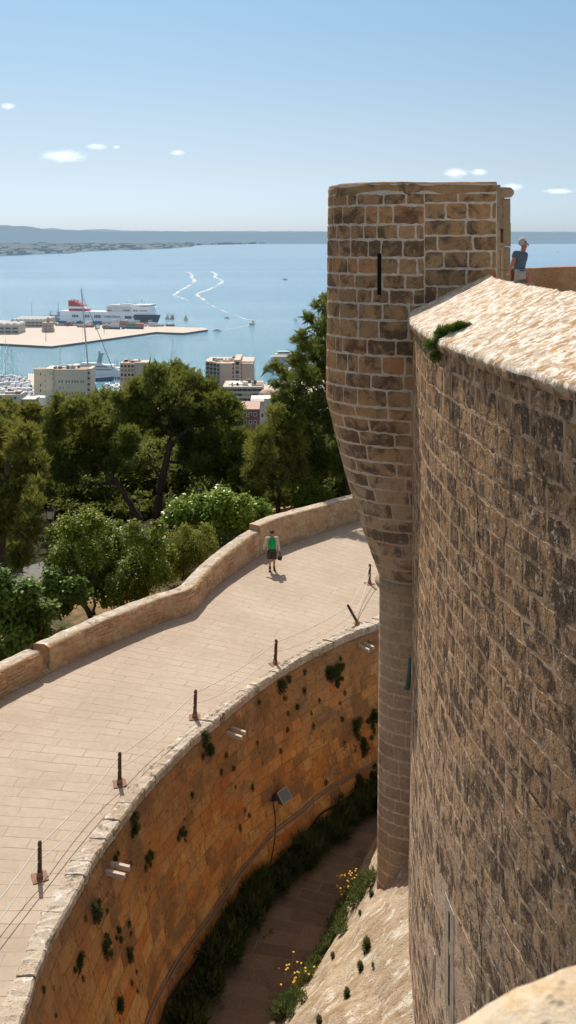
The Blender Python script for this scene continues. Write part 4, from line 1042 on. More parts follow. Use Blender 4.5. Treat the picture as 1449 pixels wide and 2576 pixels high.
# floodlight
p_, n, t_ = moat_frame(688, 1995); nh = Vector((n.x, n.y, 0)).normalized(); up = Vector((0, 0, 1))
root = empty('floodlight', p_); tag(root, 'grey boxy floodlight on a dark bracket halfway up the moat wall', 'floodlight')
M_steel = P('dark_painted_steel', (.06, .055, .05), rough=.6, var=.2, nscale=14)
M_gls = P('floodlight_glass', (.15, .16, .155), rough=.12, var=.1, nscale=20, spec=.6)
c_ = p_ + nh * .32; ax = (nh * .75 + up * .66).normalized(); bx_ = t_; cx_ = ax.cross(bx_).normalized()
def obox(m, c, a, b, cc, d):
    vs = [c + a * (d[0] / 2 * s0) + b * (d[1] / 2 * s1) + cc * (d[2] / 2 * s2) for s2 in (-1, 1) for s0, s1 in ((-1, -1), (1, -1), (1, 1), (-1, 1))]
    m.add(vs, [[3, 2, 1, 0], [4, 5, 6, 7], [0, 1, 5, 4], [1, 2, 6, 5], [2, 3, 7, 6], [3, 0, 4, 7]])
M_hous = P('floodlight_housing', (.16, .12, .095), rough=.5, var=.2, nscale=10)
m = MB(); q0 = [c_ - bx_ * .15 - cx_ * .12 - ax * .16, c_ + bx_ * .15 - cx_ * .12 - ax * .16, c_ + bx_ * .15 + cx_ * .12 - ax * .16, c_ - bx_ * .15 + cx_ * .12 - ax * .16]
q1 = [c_ - bx_ * .22 - cx_ * .19 + ax * .06, c_ + bx_ * .22 - cx_ * .19 + ax * .06, c_ + bx_ * .22 + cx_ * .19 + ax * .06, c_ - bx_ * .22 + cx_ * .19 + ax * .06]
m.hexa(q0, q1); m.build('housing', M_hous, root)
m = MB(); obox(m, c_ + ax * .066, bx_, cx_, ax, (.40, .34, .012)); m.build('glass', M_gls, root)
m = MB(); obox(m, c_ + ax * .07 + cx_ * .18, bx_, cx_, ax, (.45, .025, .035)); obox(m, c_ + ax * .07 - cx_ * .18, bx_, cx_, ax, (.45, .025, .035)); obox(m, c_ + ax * .07 + bx_ * .213, bx_, cx_, ax, (.025, .335, .035)); obox(m, c_ + ax * .07 - bx_ * .213, bx_, cx_, ax, (.025, .335, .035)); m.build('frame', P('pale_metal_rim', (.42, .36, .3), rough=.5), root)
m = MB(); m.tube([p_ - up * .1, p_ - up * .1 + nh * .3, c_ - ax * .1], .035, 6); obox(m, p_ + nh * .03 - up * .1, t_, nh, up, (.3, .06, .22)); m.tube([p_ - up * .12 + t_ * .24 + nh * .02, c_ + t_ * .24], .022, 6); m.tube([p_ - up * .12 - t_ * .24 + nh * .02, c_ - t_ * .24], .022, 6); m.build('bracket', M_steel, root)
def wall_line(pts, off, rad, name, label, cat, mat, group=None, dv=0.0, n=6, wob=.0):
    q = []
    uv_ = [moat_uv(*p) for p in pts]
    for (a, b) in zip(uv_[:-1], uv_[1:]):
        for k in range(n):
            f = k / n; u = a[0] + (b[0] - a[0]) * f; v = a[1] + (b[1] - a[1]) * f + dv
            q.append((u, v))
    q.append((uv_[-1][0], uv_[-1][1] + dv))
    q = np.array(q)
    for _ in range(3): q[1:-1] = (q[:-2] + 2 * q[1:-1] + q[2:]) / 4
    m = MB(); m.tube([Vector(moatmap(min(max(u, .05), ML - .05), max(v, .02), off)) + Vector((0, 0, wob * math.sin(i * .9))) for i, (u, v) in enumerate(q)], rad, 6)
    tag(m.build(name, mat, smooth=True), label, cat, group)
pp = [(985, 1892), (954, 1910), (883, 1949), (805, 1997), (747, 2043), (690, 2094), (628, 2166), (567, 2244), (528, 2305), (472, 2374), (445, 2418), (419, 2466), (367, 2565), (350, 2610)]
M_pipe = P('grey_conduit', (.26, .21, .18), rough=.6, var=.15, nscale=8)
wall_line(pp, .06, .020, 'conduit_pipe', 'upper of the two parallel grey conduits running along the moat wall', 'pipe', M_pipe, 'conduits along the moat wall', .05)
wall_line(pp, .06, .018, 'conduit_pipe', 'lower of the two parallel grey conduits running along the moat wall', 'pipe', M_pipe, 'conduits along the moat wall', -.05)
M_cable = P('black_cable', (.02, .018, .016), rough=.7)
wall_line([(985, 1935), (954, 1955), (913, 1978), (860, 2015), (798, 2055), (751, 2113), (701, 2163), (610, 2240), (580, 2288), (515, 2366), (484, 2418), (441, 2479), (419, 2526), (396, 2572), (385, 2600)], .06, .026, 'sagging_cable', 'black cable sagging along the foot of the moat wall below the conduits', 'cable', M_cable, wob=.02)
wall_line([(690, 2022), (690, 2050), (686, 2110), (681, 2165)], .04, .014, 'thin_cable', 'thin dark cable dropping straight down from the floodlight', 'cable', M_cable)

# weeds growing out of the moat wall
def cA(x, y): return x / 1.9066 / 1.4306, (2400 + y / 1.9066) / 1.4306
def cB(x, y): return (600 + x / 1.811) / 1.4306, (2200 + y / 1.811) / 1.4306
def cC(x, y): return (600 + x / 1.61) / 1.4306, (2900 + y / 1.61) / 1.4306
big = [(cB(255, 895), 19, 1.9, 'tall dark caper bush hanging on the moat wall left of the middle pair of beams'), (cA(920, 1090), 17, 1.3, 'dark bush on the moat wall above the left pair of beams'),
       (cA(660, 1690), 19, 1.3, 'broad dark bush on the moat wall just below the left pair of beams'), (cA(710, 1945), 17, 1.5, 'dark bush in the lower left cluster on the moat wall, below the broad one'),
       (cA(545, 2040), 16, 1.2, 'dark bush farthest left on the moat wall, beside the lower left cluster'), (cA(810, 2320), 16, 1.0, 'dark bush near the bottom of the picture on the moat wall'),
       (cB(740, 500), 18, 1.3, 'dark bush on the moat wall under the middle rope post'), (cB(1070, 390), 22, 1.5, 'largest dark bush on the moat wall, with lobes, below the tipped post'),
       (cB(1135, 355), 11, 1.0, 'side lobe bush just right of the largest bush on the moat wall'), (cB(1230, 740), 18, 1.9, 'tall dark bush on the moat wall near the turret column'),
       (cB(1345, 700), 16, 1.1, 'dark bush right against the turret column on the moat wall'), (cB(1275, 880), 16, 1.3, 'dark bush below the tall bush near the turret column'),
       (cB(1350, 1075), 18, 1.4, 'dark bush below the conduits next to the turret column'), (cB(1260, 1090), 13, 1.2, 'dark bush left of the one below the conduits near the column'),
       (cB(1110, 475), 10, 1.2, 'hanging tip of weed below the largest bush on the moat wall'), (cA(880, 2010), 12, 1.8, 'ragged dark weed right of the lower left cluster on the moat wall'),
       (cA(790, 1310), 11, 1.3, 'dark tuft just above the left pair of beams'), (cA(1005, 1330), 13, 1.4, 'dark tuft right of and above the left pair of beams'), (cA(1250, 1150), 9, 2.2, 'narrow trailing weed on the moat wall between the second and third posts'),
       (cB(95, 1440), 10, 2.0, 'narrow trailing weed in the middle of the moat wall, left of the conduits'), (cA(800, 1800), 10, 2.4, 'narrow upright weed between the bushes of the lower left cluster')]
small = [cA(1315, 885), cA(890, 1345), cA(735, 1660), cA(575, 1730), cA(740, 1840), cA(870, 1760), cA(890, 1840), cA(815, 1870), cA(935, 2100), cA(860, 1925), cA(905, 2180), cA(945, 2230), cA(280, 2210), cA(370, 2375), cA(560, 2140),
         cB(895, 385), cB(1150, 530), cB(885, 525), cB(855, 620), cB(985, 590), cB(595, 600), cB(795, 672), cB(940, 660), cB(960, 755), cB(575, 855), cB(370, 940), cB(345, 1045), cB(420, 1025), cB(440, 1150), cB(165, 1205), cB(1140, 705), cB(500, 1290), cB(540, 1335), cB(475, 1410), cB(742, 895), cB(1320, 215), cB(775, 780), cB(1345, 770), cB(1035, 1110), cB(550, 1155), cB(1115, 600), cC(490, 415)]
M_weed_d = foliage_mat('dark_weed_leaves', [(0, (.03, .045, .018)), (.5, (.075, .10, .035)), (1, (.18, .21, .07))], .6, .2, .2)
for (px, py), r, tall, lab in big:
    p_, n, t_ = moat_frame(px, py); s = 1.75 * r / F * p_.y
    Vs, Ts = [], []
    for k_ in range(7):
        o_ = (t_ * rng.normal() * .42 + Vector((0, 0, 1)) * rng.normal() * .42 * tall) * s if k_ else Vector((0, 0, 0))
        v, f, tt = weed_mesh(p_ + o_ + n * .03, n, s * (rng.uniform(.35, .65) if k_ else .8), 230, 1, asp=(.8, .8, rng.uniform(.9, 1.4))); Vs.append(v); Ts.append(tt + rng.uniform(-.1, .2))
    v = np.concatenate(Vs); f = np.arange(len(v)).reshape(-1, 3); tt = np.clip(np.concatenate(Ts), 0, 1)
    tag(mesh_obj('wall_bush', v, f, M_weed_d, tint=tt), lab, 'bush', 'dark bushes rooted in the moat wall')
sz_small = [rng.uniform(4.5, 8) for _ in small]
for (px, py), r in zip(small, sz_small):
    p_, n, t_ = moat_frame(px, py); s = 1.7 * r / F * p_.y
    v, f, tt = weed_mesh(p_ + n * .01, n, s, 200, 1, asp=(.8, .8, rng.uniform(1, 1.6)))
    tag(mesh_obj('weed_tuft', v, f, M_weed_d, tint=tt), 'tiny dark weed tuft rooted in a joint of the moat wall', 'weed', 'tiny weed tufts on the moat wall')

# hedge of weeds along the foot of the moat wall
V, T = [], []
bl = []
for i, th in enumerate(np.linspace(R(-6), R(36), 150)):
    r0 = foot(th); wd = .62 + .3 * fbm((i * .21, 3, 3), 1, 3)
    for k in range(3):
        hgt = .22 + .2 * rng.random() + .12 * fbm((i * .3, k, 9), 1, 2)
        c_ = pol(th + rng.normal() * .004, r0 - .12 - wd * rng.random() * .95, FLOOR + hgt * .8); bl.append((c_, hgt * rng.uniform(.8, 1.4)))
for c_, r in bl:
    v, f, tt = weed_mesh(c_, (0, 0, 1), r * 1.35, 190, 1, drop=.1); V.append(v); T.append(tt * .75)
v = np.concatenate(V); tag(mesh_obj('foot_hedge', v, np.arange(len(v)).reshape(-1, 3), M_weed_d, tint=np.concatenate(T)), 'low dark green strip of weeds along the foot of the moat wall', 'hedge', kind='stuff')
for px, py, r in [(681, 2346, 12), (664, 2360, 8), (768, 2215, 6), (560, 2535, 9)]:
    c_ = on(px, py, FLOOR + .06); v, f, tt = weed_mesh(c_, (0, 0, 1), r / F * c_.y, 90, 1)
    tag(mesh_obj('weed_tuft', v, f, M_weed_d, tint=tt), 'small dark weed on the shaded moat floor paving', 'weed', 'weeds on the moat floor')

# weeds on the foot of the talus and on the talus
_tp = np.stack([Pt[..., 0] * F / Pt[..., 1] + CX0, HY + (CAMZ - Pt[..., 2]) * F / Pt[..., 1]], -1)
def tal_pt(px, py):
    d = (_tp[..., 0] - px) ** 2 + (_tp[..., 1] - py) ** 2; i, j = np.unravel_index(int(d.argmin()), d.shape); return Vector(Pt[i, j])
V, T = [], []
line = [(706, 2560), cC(700, 1180), cC(740, 1110), cC(790, 1010), cC(850, 900), cC(905, 820), cC(960, 750), cC(1000, 680), cC(1035, 610), cC(1070, 550), cC(1110, 500), cC(1150, 460), cC(1190, 410)]
for a, b in zip(line[:-1], line[1:]):
    for k in range(7):
        f = k / 7; c_ = tal_pt(a[0] + (b[0] - a[0]) * f + rng.normal() * 11, a[1] + (b[1] - a[1]) * f + rng.normal() * 8) + Vector((-.03, 0, .06))
        v, f_, tt = weed_mesh(c_, (-.4, 0, .9), rng.uniform(.18, .42), 210, 1, drop=.1); V.append(v); T.append(tt + .15)
M_weed_l = foliage_mat('sunlit_weed_leaves', [(0, (.035, .05, .018)), (.5, (.11, .14, .05)), (1, (.24, .27, .13))], .6, .2, .3)
v = np.concatenate(V); tag(mesh_obj('talus_weeds', v, np.arange(len(v)).reshape(-1, 3), M_weed_l, tint=np.clip(np.concatenate(T), 0, 1)), 'sunlit green weeds along the lower edge of the sloping stone base', 'weeds', kind='stuff')
M_flw = P('yellow_petals', (.62, .36, .05), rough=.8, var=.2)
M_dry = P('dry_stems', (.34, .27, .12), rough=.9, var=.2)
for (px, py), n_, s_, lab in [(cC(1075, 480), 46, .55, 'tall dry weed with orange yellow flowers beside the foot of the turret column'), (cC(745, 985), 22, .38, 'small weed with yellow flowers at the edge of the sloping base near the bottom'), (cC(1150, 440), 16, .35, 'small yellow flowered weed nearest the turret column')]:
    c_ = on(px, py + 14, FLOOR + .3) + Vector((0, 0, 0)); root = empty('flowering_weed', c_); tag(root, lab, 'weed', 'yellow flowered weeds at the foot of the talus')
    m = MB()
    for i in range(n_):
        a = c_ + Vector((rng.normal() * .16, rng.normal() * .16, -.3)); d = Vector((rng.normal() * .35, rng.normal() * .3, 1)).normalized(); L_ = s_ * rng.uniform(.6, 1.3) + .25
        e_ = a + d * L_; m.tube([a, a.lerp(e_, .5) + Vector((rng.normal() * .03, 0, 0)), e_], [.009, .007, .005], 4)
        fl = MB(); fl.lathe(e_, [(.004, -.014), (.026, -.004), (.032, .008), (.006, .014)], 6); fl.build('flower', M_flw, root)
    m.build('stems', M_dry, root)
for (px, py), r, asp, lab in [(cC(1165, 830), 24, 2.0, 'long green weed in the middle of the sunlit sloping stone base'), (cC(1135, 930), 18, 1.4, 'green weed just below the long one on the sloping stone base'), (cC(1060, 1100), 20, 1.4, 'green tuft low on the sloping stone base'), (cC(1190, 520), 15, 1.0, 'green tuft on the sloping base right below the turret column'), (cC(1130, 620), 10, 1.4, 'little green tuft left below the turret column'), (cC(965, 880), 13, 1.4, 'little green tuft near the weedy edge of the sloping base'), (cC(895, 1245), 18, 1.4, 'dry green tuft at the bottom edge of the picture on the sloping base'), (cC(1195, 940), 9, 1.4, 'tiny tuft right of the weeds in the middle of the sloping base')]:
    c_ = tal_pt(px, py) + Vector((-.02, -.02, .04)); v, f, tt = weed_mesh(c_, (-.5, -.3, .7), r / F * c_.y, int(260 + r * 18), 1, asp=(.7, 1, asp))
    tag(mesh_obj('weed_tuft', v, f, M_weed_l, tint=tt), lab, 'weed', 'weeds on the sloping stone base')
# plants on the castle top
def slab_pt(px, py):
    best = None
    for th in np.linspace(R(-24), R(11.5), 160):
        for k in np.linspace(0, 1, 14):
            p_ = slabtop(th, k)
            if p_.y < 2: continue
            d = (p_.x * F / p_.y + CX0 - px) ** 2 + (HY + (CAMZ - p_.z) * F / p_.y - py) ** 2
            if best is None or d < best[0]: best = (d, p_)
    return best[1]
M_weed_g = foliage_mat('fresh_green_leaves', [(0, (.04, .09, .015)), (.5, (.12, .22, .03)), (1, (.28, .36, .07))], .5, .25, .3)
for px, py, r, asp, lab, hang in [(1112, 858, 34, 1.25, 'bright green bush hanging over the lip of the sloping parapet slab', .9), (1155, 824, 22, .5, 'low green spray lying on the parapet slab right of the hanging bush', .2)]:
    c_ = slab_pt(px, max(py - 14, 825)); c_ = at(px, py, c_.y - .25); s = r / F * c_.y
    V, T = [], []
    for k in range(22):
        o_ = Vector((rng.normal() * .38 * (1.6 if asp < 1 else 1), rng.normal() * .15 - .1, rng.normal() * .36 * asp)) * s
        v, f, tt = weed_mesh(c_ + o_, (-.3, -.4, .5), s * .8, 380, 1, asp=(1, 1, 1)); V.append(v); T.append(tt)
    v = np.concatenate(V); tag(mesh_obj('caper_bush', v, np.arange(len(v)).reshape(-1, 3), M_weed_g, tint=np.concatenate(T)), lab, 'bush')
def wall_pt(px, py):
    u, v = wall_uv(px, py); return Vector(wallmap(u, v, .04))
for px, py, r, lab in [(1040, 812, 13, 'dark green weed in the corner between turret and curtain wall'), (1276, 938, 13, 'dry hanging weed under the lip of the parapet slab'), (1066, 858, 9, 'tiny weed under the far corner of the parapet slab')]:
    c_ = at(px, py, 22.3) if px == 1040 else wall_pt(px, py); s = r / F * c_.y
    v, f, tt = weed_mesh(c_, (-.8, -.3, .1), s, 240, 1, asp=(.8, .8, 1.9)); tag(mesh_obj('weed_tuft', v, f, M_weed_d, tint=tt), lab, 'weed')
# green rain pipe stub between column and wall
m = MB(); a = at(1033, 1655, 23.6); b = at(1027, 1722, 23.4); m.tube([a, a.lerp(b, .5), b], .06, 8); m.tube([b, b + Vector((-.06, -.06, -.1))], .075, 8)
tag(m.build('rain_pipe', P('green_copper', (.08, .13, .115), rough=.6, var=.3, nscale=9), smooth=True), 'short dark green drain pipe between the turret column and the curtain wall', 'pipe')

# ------------------------------------------------------------------ lanterns, low garden walls
M_iron = P('lantern_iron', (.025, .025, .024), rough=.5)
_t = NT('lantern_glass'); _a = _t.n('BsdfDiffuse', {'Color': (.85, .82, .75, 1)}); _b = _t.n('BsdfTranslucent', {'Color': (.85, .82, .75, 1)}); _m = _t.n('MixShader', {0: .55}); _t.t.links.new(_a.outputs[0], _m.inputs[1]); _t.t.links.new(_b.outputs[0], _m.inputs[2]); _t.t.links.new(_m.outputs[0], _t.out.inputs['Surface']); M_opal = _t.mat
lamp = empty('street_lamp'); tag(lamp, 'x', 'street lamp', 'classic lanterns behind the parapet')
m = MB(); m.lathe((0, 0, 0), [(.13, 0), (.13, .15), (.07, .3), (.05, .9), (.04, 3.3), (.07, 3.32), (.03, 3.4)], 10); m.build('lamp_post', M_iron, lamp, local=True)
m = MB(); m.hexa([(-.10, -.10, 3.42), (.10, -.10, 3.42), (.10, .10, 3.42), (-.10, .10, 3.42)], [(-.17, -.17, 3.80), (.17, -.17, 3.80), (.17, .17, 3.80), (-.17, .17, 3.80)])
m.build('lamp_glass', M_opal, lamp, local=True)
m = MB(); m.hexa([(-.20, -.20, 3.80), (.20, -.20, 3.80), (.20, .20, 3.80), (-.20, .20, 3.80)], [(-.06, -.06, 3.97), (.06, -.06, 3.97), (.06, .06, 3.97), (-.06, .06, 3.97)]); m.lathe((0, 0, 3.97), [(.05, 0), (.06, .04), (.015, .1)], 8)
for sx_ in (-1, 1):
    for sy_ in (-1, 1): m.tube([(sx_ * .104, sy_ * .104, 3.41), (sx_ * .174, sy_ * .174, 3.81)], .012, 4)
m.box((0, 0, 3.41), (.24, .24, .03)); m.build('lamp_cap', M_iron, lamp, local=True)
for i, (px, py, lab) in enumerate([(127, 1270, 'lantern at the left, above the round small tree'), (503, 1226, 'lantern in the middle, above the bright glossy bush')]):
    o = lamp if i == 0 else copy_tree(lamp)
    Y = (CAMZ - (GB - .1 + 4.05)) * F / (py - HY); q_ = at(px, py, Y); o.location = (q_.x, q_.y, q_.z - 4.05); o['label'] = lab
M_gw = M_rubble
m = MB(); a = on(376, 1334, GB); b = on(424, 1316, GB); m.hexa([a + Vector((0, 0, -.3)), b + Vector((0, 0, -.3)), b + Vector((.3, .4, -.3)), a + Vector((.0, .4, -.3))], [a + Vector((0, 0, .35)), b + Vector((0, 0, .35)), b + Vector((.3, .4, .35)), a + Vector((.0, .4, .35))])
o = m.build('low_wall', M_gw); tag(o, 'short low pale garden wall at the foot of the umbrella pine', 'wall')
m = MB(); a = on(684, 1306, GB); b = on(740, 1296, GB); m.hexa([a + Vector((0, 0, -.3)), b + Vector((0, 0, -.3)), b + Vector((.3, .4, -.3)), a + Vector((.0, .4, -.3))], [a + Vector((0, 0, .5)), b + Vector((0, 0, .5)), b + Vector((.3, .4, .5)), a + Vector((.0, .4, .5))])
o = m.build('low_wall', M_gw); tag(o, 'low garden wall right of the glossy bush behind the walking man', 'wall')
# ------------------------------------------------------------------ people
def skin(name, J, E, root, mat, parent, sub=2, smooth=True):
    """one continuous surface grown round a skeleton; J name->(pos, radius or (rx,ry))"""
    names = list(J); me = bpy.data.meshes.new('tmp'); me.from_pydata([tuple(J[n][0]) for n in names], [(names.index(a), names.index(b)) for a, b in E], [])
    o = bpy.data.objects.new('tmp', me); COL.objects.link(o)
    o.modifiers.new('s', 'SKIN'); sv = me.skin_vertices[0].data if me.skin_vertices else None
    if sv is None:
        bpy.context.view_layer.objects.active = o; bpy.ops.object.modifier_remove(modifier='s'); bpy.ops.object.modifier_add(type='SKIN'); sv = me.skin_vertices[0].data
    for i, n in enumerate(names):
        r = J[n][1]; sv[i].radius = (r, r) if not isinstance(r, tuple) else r; sv[i].use_root = (n == root)
    ss = o.modifiers.new('u', 'SUBSURF'); ss.levels = sub; ss.render_levels = sub
    dg = bpy.context.evaluated_depsgraph_get(); dg.update()
    ev = o.evaluated_get(dg); m2 = bpy.data.meshes.new_from_object(ev)
    V = np.array([v.co[:] for v in m2.vertices]); Fq = [list(p.vertices) for p in m2.polygons]
    bpy.data.objects.remove(o)
    if name is None: return V, Fq
    return mesh_obj(name, V, Fq, mat, parent, smooth=smooth, local=True)
def hand(J, E, wrist, pre, w, d, side, out, curl):
    """palm, four unequal bent fingers and a thumb; d = pointing direction, out = across the palm, curl = towards the palm side"""
    w = Vector(w); d = Vector(d).normalized(); out = Vector(out).normalized(); curl = Vector(curl).normalized()
    J[pre + 'palm'] = (w + d * .045, (.022, .034)); E.append((wrist, pre + 'palm'))
    for k, (o_, L) in enumerate(((.030, .066), (.010, .074), (-.010, .070), (-.029, .056))):
        a = w + d * .085 + out * o_; b = a + d * L * .5 + curl * L * .22; c = b + d * L * .28 + curl * L * .45
        J[pre + f'k{k}'] = (a, .0105); J[pre + f'm{k}'] = (b, .0092); J[pre + f't{k}'] = (c, .0075)
        E += [(pre + 'palm', pre + f'k{k}'), (pre + f'k{k}', pre + f'm{k}'), (pre + f'm{k}', pre + f't{k}')]
    a = w + d * .035 + out * .038 + curl * .012; b = a + d * .035 + out * .018 + curl * .018; c = b + d * .028 + curl * .014
    J[pre + 'h0'] = (a, .013); J[pre + 'h1'] = (b, .0105); J[pre + 'h2'] = (c, .0085)
    E += [(pre + 'palm', pre + 'h0'), (pre + 'h0', pre + 'h1'), (pre + 'h1', pre + 'h2')]
def ellip_rings(rings, a0, a1, n=28):
    """rings (cx,cy,z,rx,ry); surface between the angles a0..a1"""
    out = []
    for cx, cy, z, rx, ry in rings:
        out.append([(cx + rx * math.cos(a), cy + ry * math.sin(a), z) for a in np.linspace(a0, a1, n)])
    return grid_mesh(np.array(out))
def skinmat(name, col):
    t = NT(name); p = t.objpos(); n = t.noise(p, 14, 4, .6)
    c = t.mix(n, tuple(x * .85 for x in col), col); t.principled(c, .55, None, .35, **{'Subsurface Weight': .08}); return t.mat
def cloth(name, col, stripes=None, var=.2, folds=9):
    t = NT(name); p = t.objpos(); n = t.noise(p, folds, 4, .6); c = t.mix(n, tuple(x * (1 - var) for x in col), tuple(x * (1 + var) for x in col))
    if stripes:
        z = t.n('SeparateXYZ', {0: t.n('VectorMath', {0: p, 1: t.n('VectorMath', {0: t.n('TexNoise', {'Vector': p, 'Scale': 4.0}).outputs['Color'], 'Scale': .02}, operation='SCALE').outputs[0]}, operation='ADD').outputs[0]}).outputs['Z']
        w = t.math('FRACT', t.math('MULTIPLY', z, 1 / stripes[0]))
        c = t.ramp(w, [(0, stripes[1]), (.30, stripes[2]), (.5, stripes[3]), (.8, stripes[1])], 'CONSTANT'); c = t.mix(.35, c, t.mix(n, (0, 0, 0), col))
    t.principled(c, .9, t.bump(n, .8, .03), .1); return t.mat
M_sk1 = skinmat('skin_tanned', (.50, .25, .15)); M_sk2 = skinmat('skin_sunburnt', (.52, .22, .14))

# man walking towards the viewer
man = empty('person', on(684, 1436, 0.0)); tag(man, 'man walking on the terrace in green T-shirt, open beige jacket and dark shorts', 'person')
man.rotation_euler = (0, 0, .05)
J = {'pelvis': ((0, 0, .94), (.15, .11)), 'waist': ((0, .0, 1.08), (.14, .105)), 'chest': ((0, 0, 1.28), (.17, .115)), 'nb': ((0, 0, 1.43), (.09, .07)), 'neck': ((0, -.01, 1.50), .055), 'jaw': ((0, -.025, 1.565), (.062, .07)), 'skull': ((0, -.015, 1.645), (.078, .092)), 'crown': ((0, -.005, 1.715), (.055, .065))}
E = [('pelvis', 'waist'), ('waist', 'chest'), ('chest', 'nb'), ('nb', 'neck'), ('neck', 'jaw'), ('jaw', 'skull'), ('skull', 'crown')]
arm = {'l': [(-.20, 0, 1.39), (-.285, .03, 1.13), (-.36, -.06, .92)], 'r': [(.20, 0, 1.39), (.27, .03, 1.13), (.315, -.03, .88)]}
leg = {'l': [(-.095, 0, .88), (-.10, -.03, .50), (-.085, .0, .09)], 'r': [(.095, 0, .88), (.095, -.07, .50), (.10, .12, .105)]}
for s in 'lr':
    sg = -1 if s == 'l' else 1
    a = arm[s]; J[s + 'sh'] = (a[0], .065); J[s + 'el'] = (a[1], .046); J[s + 'wr'] = (a[2], .029); E += [('chest', s + 'sh'), (s + 'sh', s + 'el'), (s + 'el', s + 'wr')]
    hand(J, E, s + 'wr', s, a[2], Vector(a[2]) - Vector(a[1]), sg, (0, -1, 0), (-sg, 0, 0))
    l = leg[s]; J[s + 'hp'] = (l[0], .095); J[s + 'kn'] = (l[1], .058); J[s + 'cf'] = (Vector(l[1]).lerp(Vector(l[2]), .3) + Vector((0, .015, 0)), .056); J[s + 'an'] = (l[2], .037); J[s + 'ft'] = (Vector(l[2]) + Vector((sg * .02, -.13, -.055)), (.04, .03))
    E += [('pelvis', s + 'hp'), (s + 'hp', s + 'kn'), (s + 'kn', s + 'cf'), (s + 'cf', s + 'an'), (s + 'an', s + 'ft')]
skin('body', J, E, 'pelvis', M_sk1, man)
M_green = cloth('green_tshirt', (.02, .42, .12)); M_beige = cloth('beige_jacket', (.60, .52, .42)); M_short = cloth('dark_shorts', (.085, .062, .045)); M_black = P('black_leather', (.02, .018, .017), rough=.5)
v, f = ellip_rings([(0, 0, .90, .165, .125), (0, 0, 1.0, .17, .135), (0, 0, 1.15, .172, .138), (0, 0, 1.30, .185, .135), (0, 0, 1.40, .16, .11), (0, 0, 1.455, .08, .075)], 0, 2 * math.pi)
mesh_obj('tshirt', v, f, M_green, man, smooth=True, local=True)
v, f = ellip_rings([(0, .01, .86, .215, .155), (0, .01, 1.0, .21, .155), (0, .01, 1.15, .21, .155), (0, .01, 1.30, .222, .155), (0, .01, 1.41, .19, .13), (0, .015, 1.47, .105, .09)], R(-40), R(220))
f = [list(x) for x in f]
Vj, Fj = list(map(tuple, v)), f
for s in 'lr':
    a = arm[s]; e_ = Vector(a[1]); w_ = Vector(a[1]).lerp(Vector(a[2]), .93)
    m = MB(); sh = Vector(a[0]) + Vector((0, 0, .015)); m.tube([sh + Vector((-.06 if s == 'r' else .06, 0, .02)), sh, sh.lerp(e_, .5), e_, e_.lerp(w_, .5), w_], [.07, .085, .075, .068, .06, .052], 12)
    b = len(Vj); Vj += m.v; Fj += [[b + i for i in q] for q in m.f]
mesh_obj('jacket', Vj, Fj, M_beige, man, smooth=True, local=True)
m = MB()
for s in 'lr':
    l = leg[s]; h_ = Vector(l[0]); k_ = Vector(l[1]); m.tube([h_ + Vector((0, 0, .06)), h_, h_.lerp(k_, .5), h_.lerp(k_, .92)], [.115, .118, .108, .10], 14)
m.lathe((0, 0, .82), [(.15, 0), (.172, .06), (.172, .15)], 20, 1, .78); m.build('shorts', M_short, man, local=True, smooth=True)
for s in 'lr':
    sg = -1 if s == 'l' else 1
    l = Vector(leg[s][2]); m = MB(); z0 = l.z - .09
    m.hexa([(l.x - .045, l.y + .06, z0), (l.x - .05 + sg * .02, l.y - .19, z0), (l.x + .05 + sg * .02, l.y - .19, z0), (l.x + .045, l.y + .06, z0)], [(l.x - .042, l.y + .055, z0 + .10), (l.x - .035 + sg * .02, l.y - .15, z0 + .055), (l.x + .035 + sg * .02, l.y - .15, z0 + .055), (l.x + .042, l.y + .055, z0 + .10)])
    m.lathe((l.x, l.y + .0, z0 + .09), [(.05, 0), (.052, .05), (.045, .11)], 10); m.build('shoe', M_black, man, local=True)
v, f = ellip_rings([(0, .005, 1.615, .088, .098), (0, .005, 1.66, .093, .104), (0, .0, 1.70, .085, .095), (0, 0, 1.735, .055, .065), (0, 0, 1.745, .01, .01)], R(-10), R(190), 20)
v2, f2 = ellip_rings([(0, .0, 1.675, .090, .103), (0, .0, 1.70, .085, .097), (0, 0, 1.735, .055, .067), (0, 0, 1.747, .01, .012)], R(-180), R(0), 20)
f = [list(x) for x in f] + [[len(v) + i for i in x] for x in f2]; mesh_obj('hair', list(v) + list(v2), f, P('brown_hair', (.045, .028, .02), rough=.6), man, smooth=True, local=True)
m = MB(); m.box((-.036, -.108, 1.643), (.058, .012, .036)); m.box((.036, -.108, 1.643), (.058, .012, .036)); m.box((0, -.109, 1.65), (.03, .008, .008)); m.box((-.08, -.05, 1.65), (.006, .1, .008)); m.box((.08, -.05, 1.65), (.006, .1, .008)); m.build('sunglasses', M_black, man, local=True)
m = MB(); m.hexa([(-.016, -.095, 1.595), (.016, -.095, 1.595), (.014, -.09, 1.60), (-.014, -.09, 1.60)], [(-.006, -.10, 1.64), (.006, -.10, 1.64), (.006, -.095, 1.645), (-.006, -.095, 1.645)]); m.v = [(x, y - (.022 if z < 1.6 else .0), z) for x, y, z in m.v]; m.build('nose', M_sk1, man, local=True)
m = MB(); m.box((0, -.092, 1.567), (.045, .008, .008)); m.build('mouth', P('lips', (.30, .10, .08), rough=.6), man, local=True)
for s in (-1, 1): m = MB(); m.lathe((s * .082, -.005, 1.625), [(.008, -.03), (.016, 0), (.008, .03)], 8, .6, 1); m.build('ear', M_sk1, man, local=True)
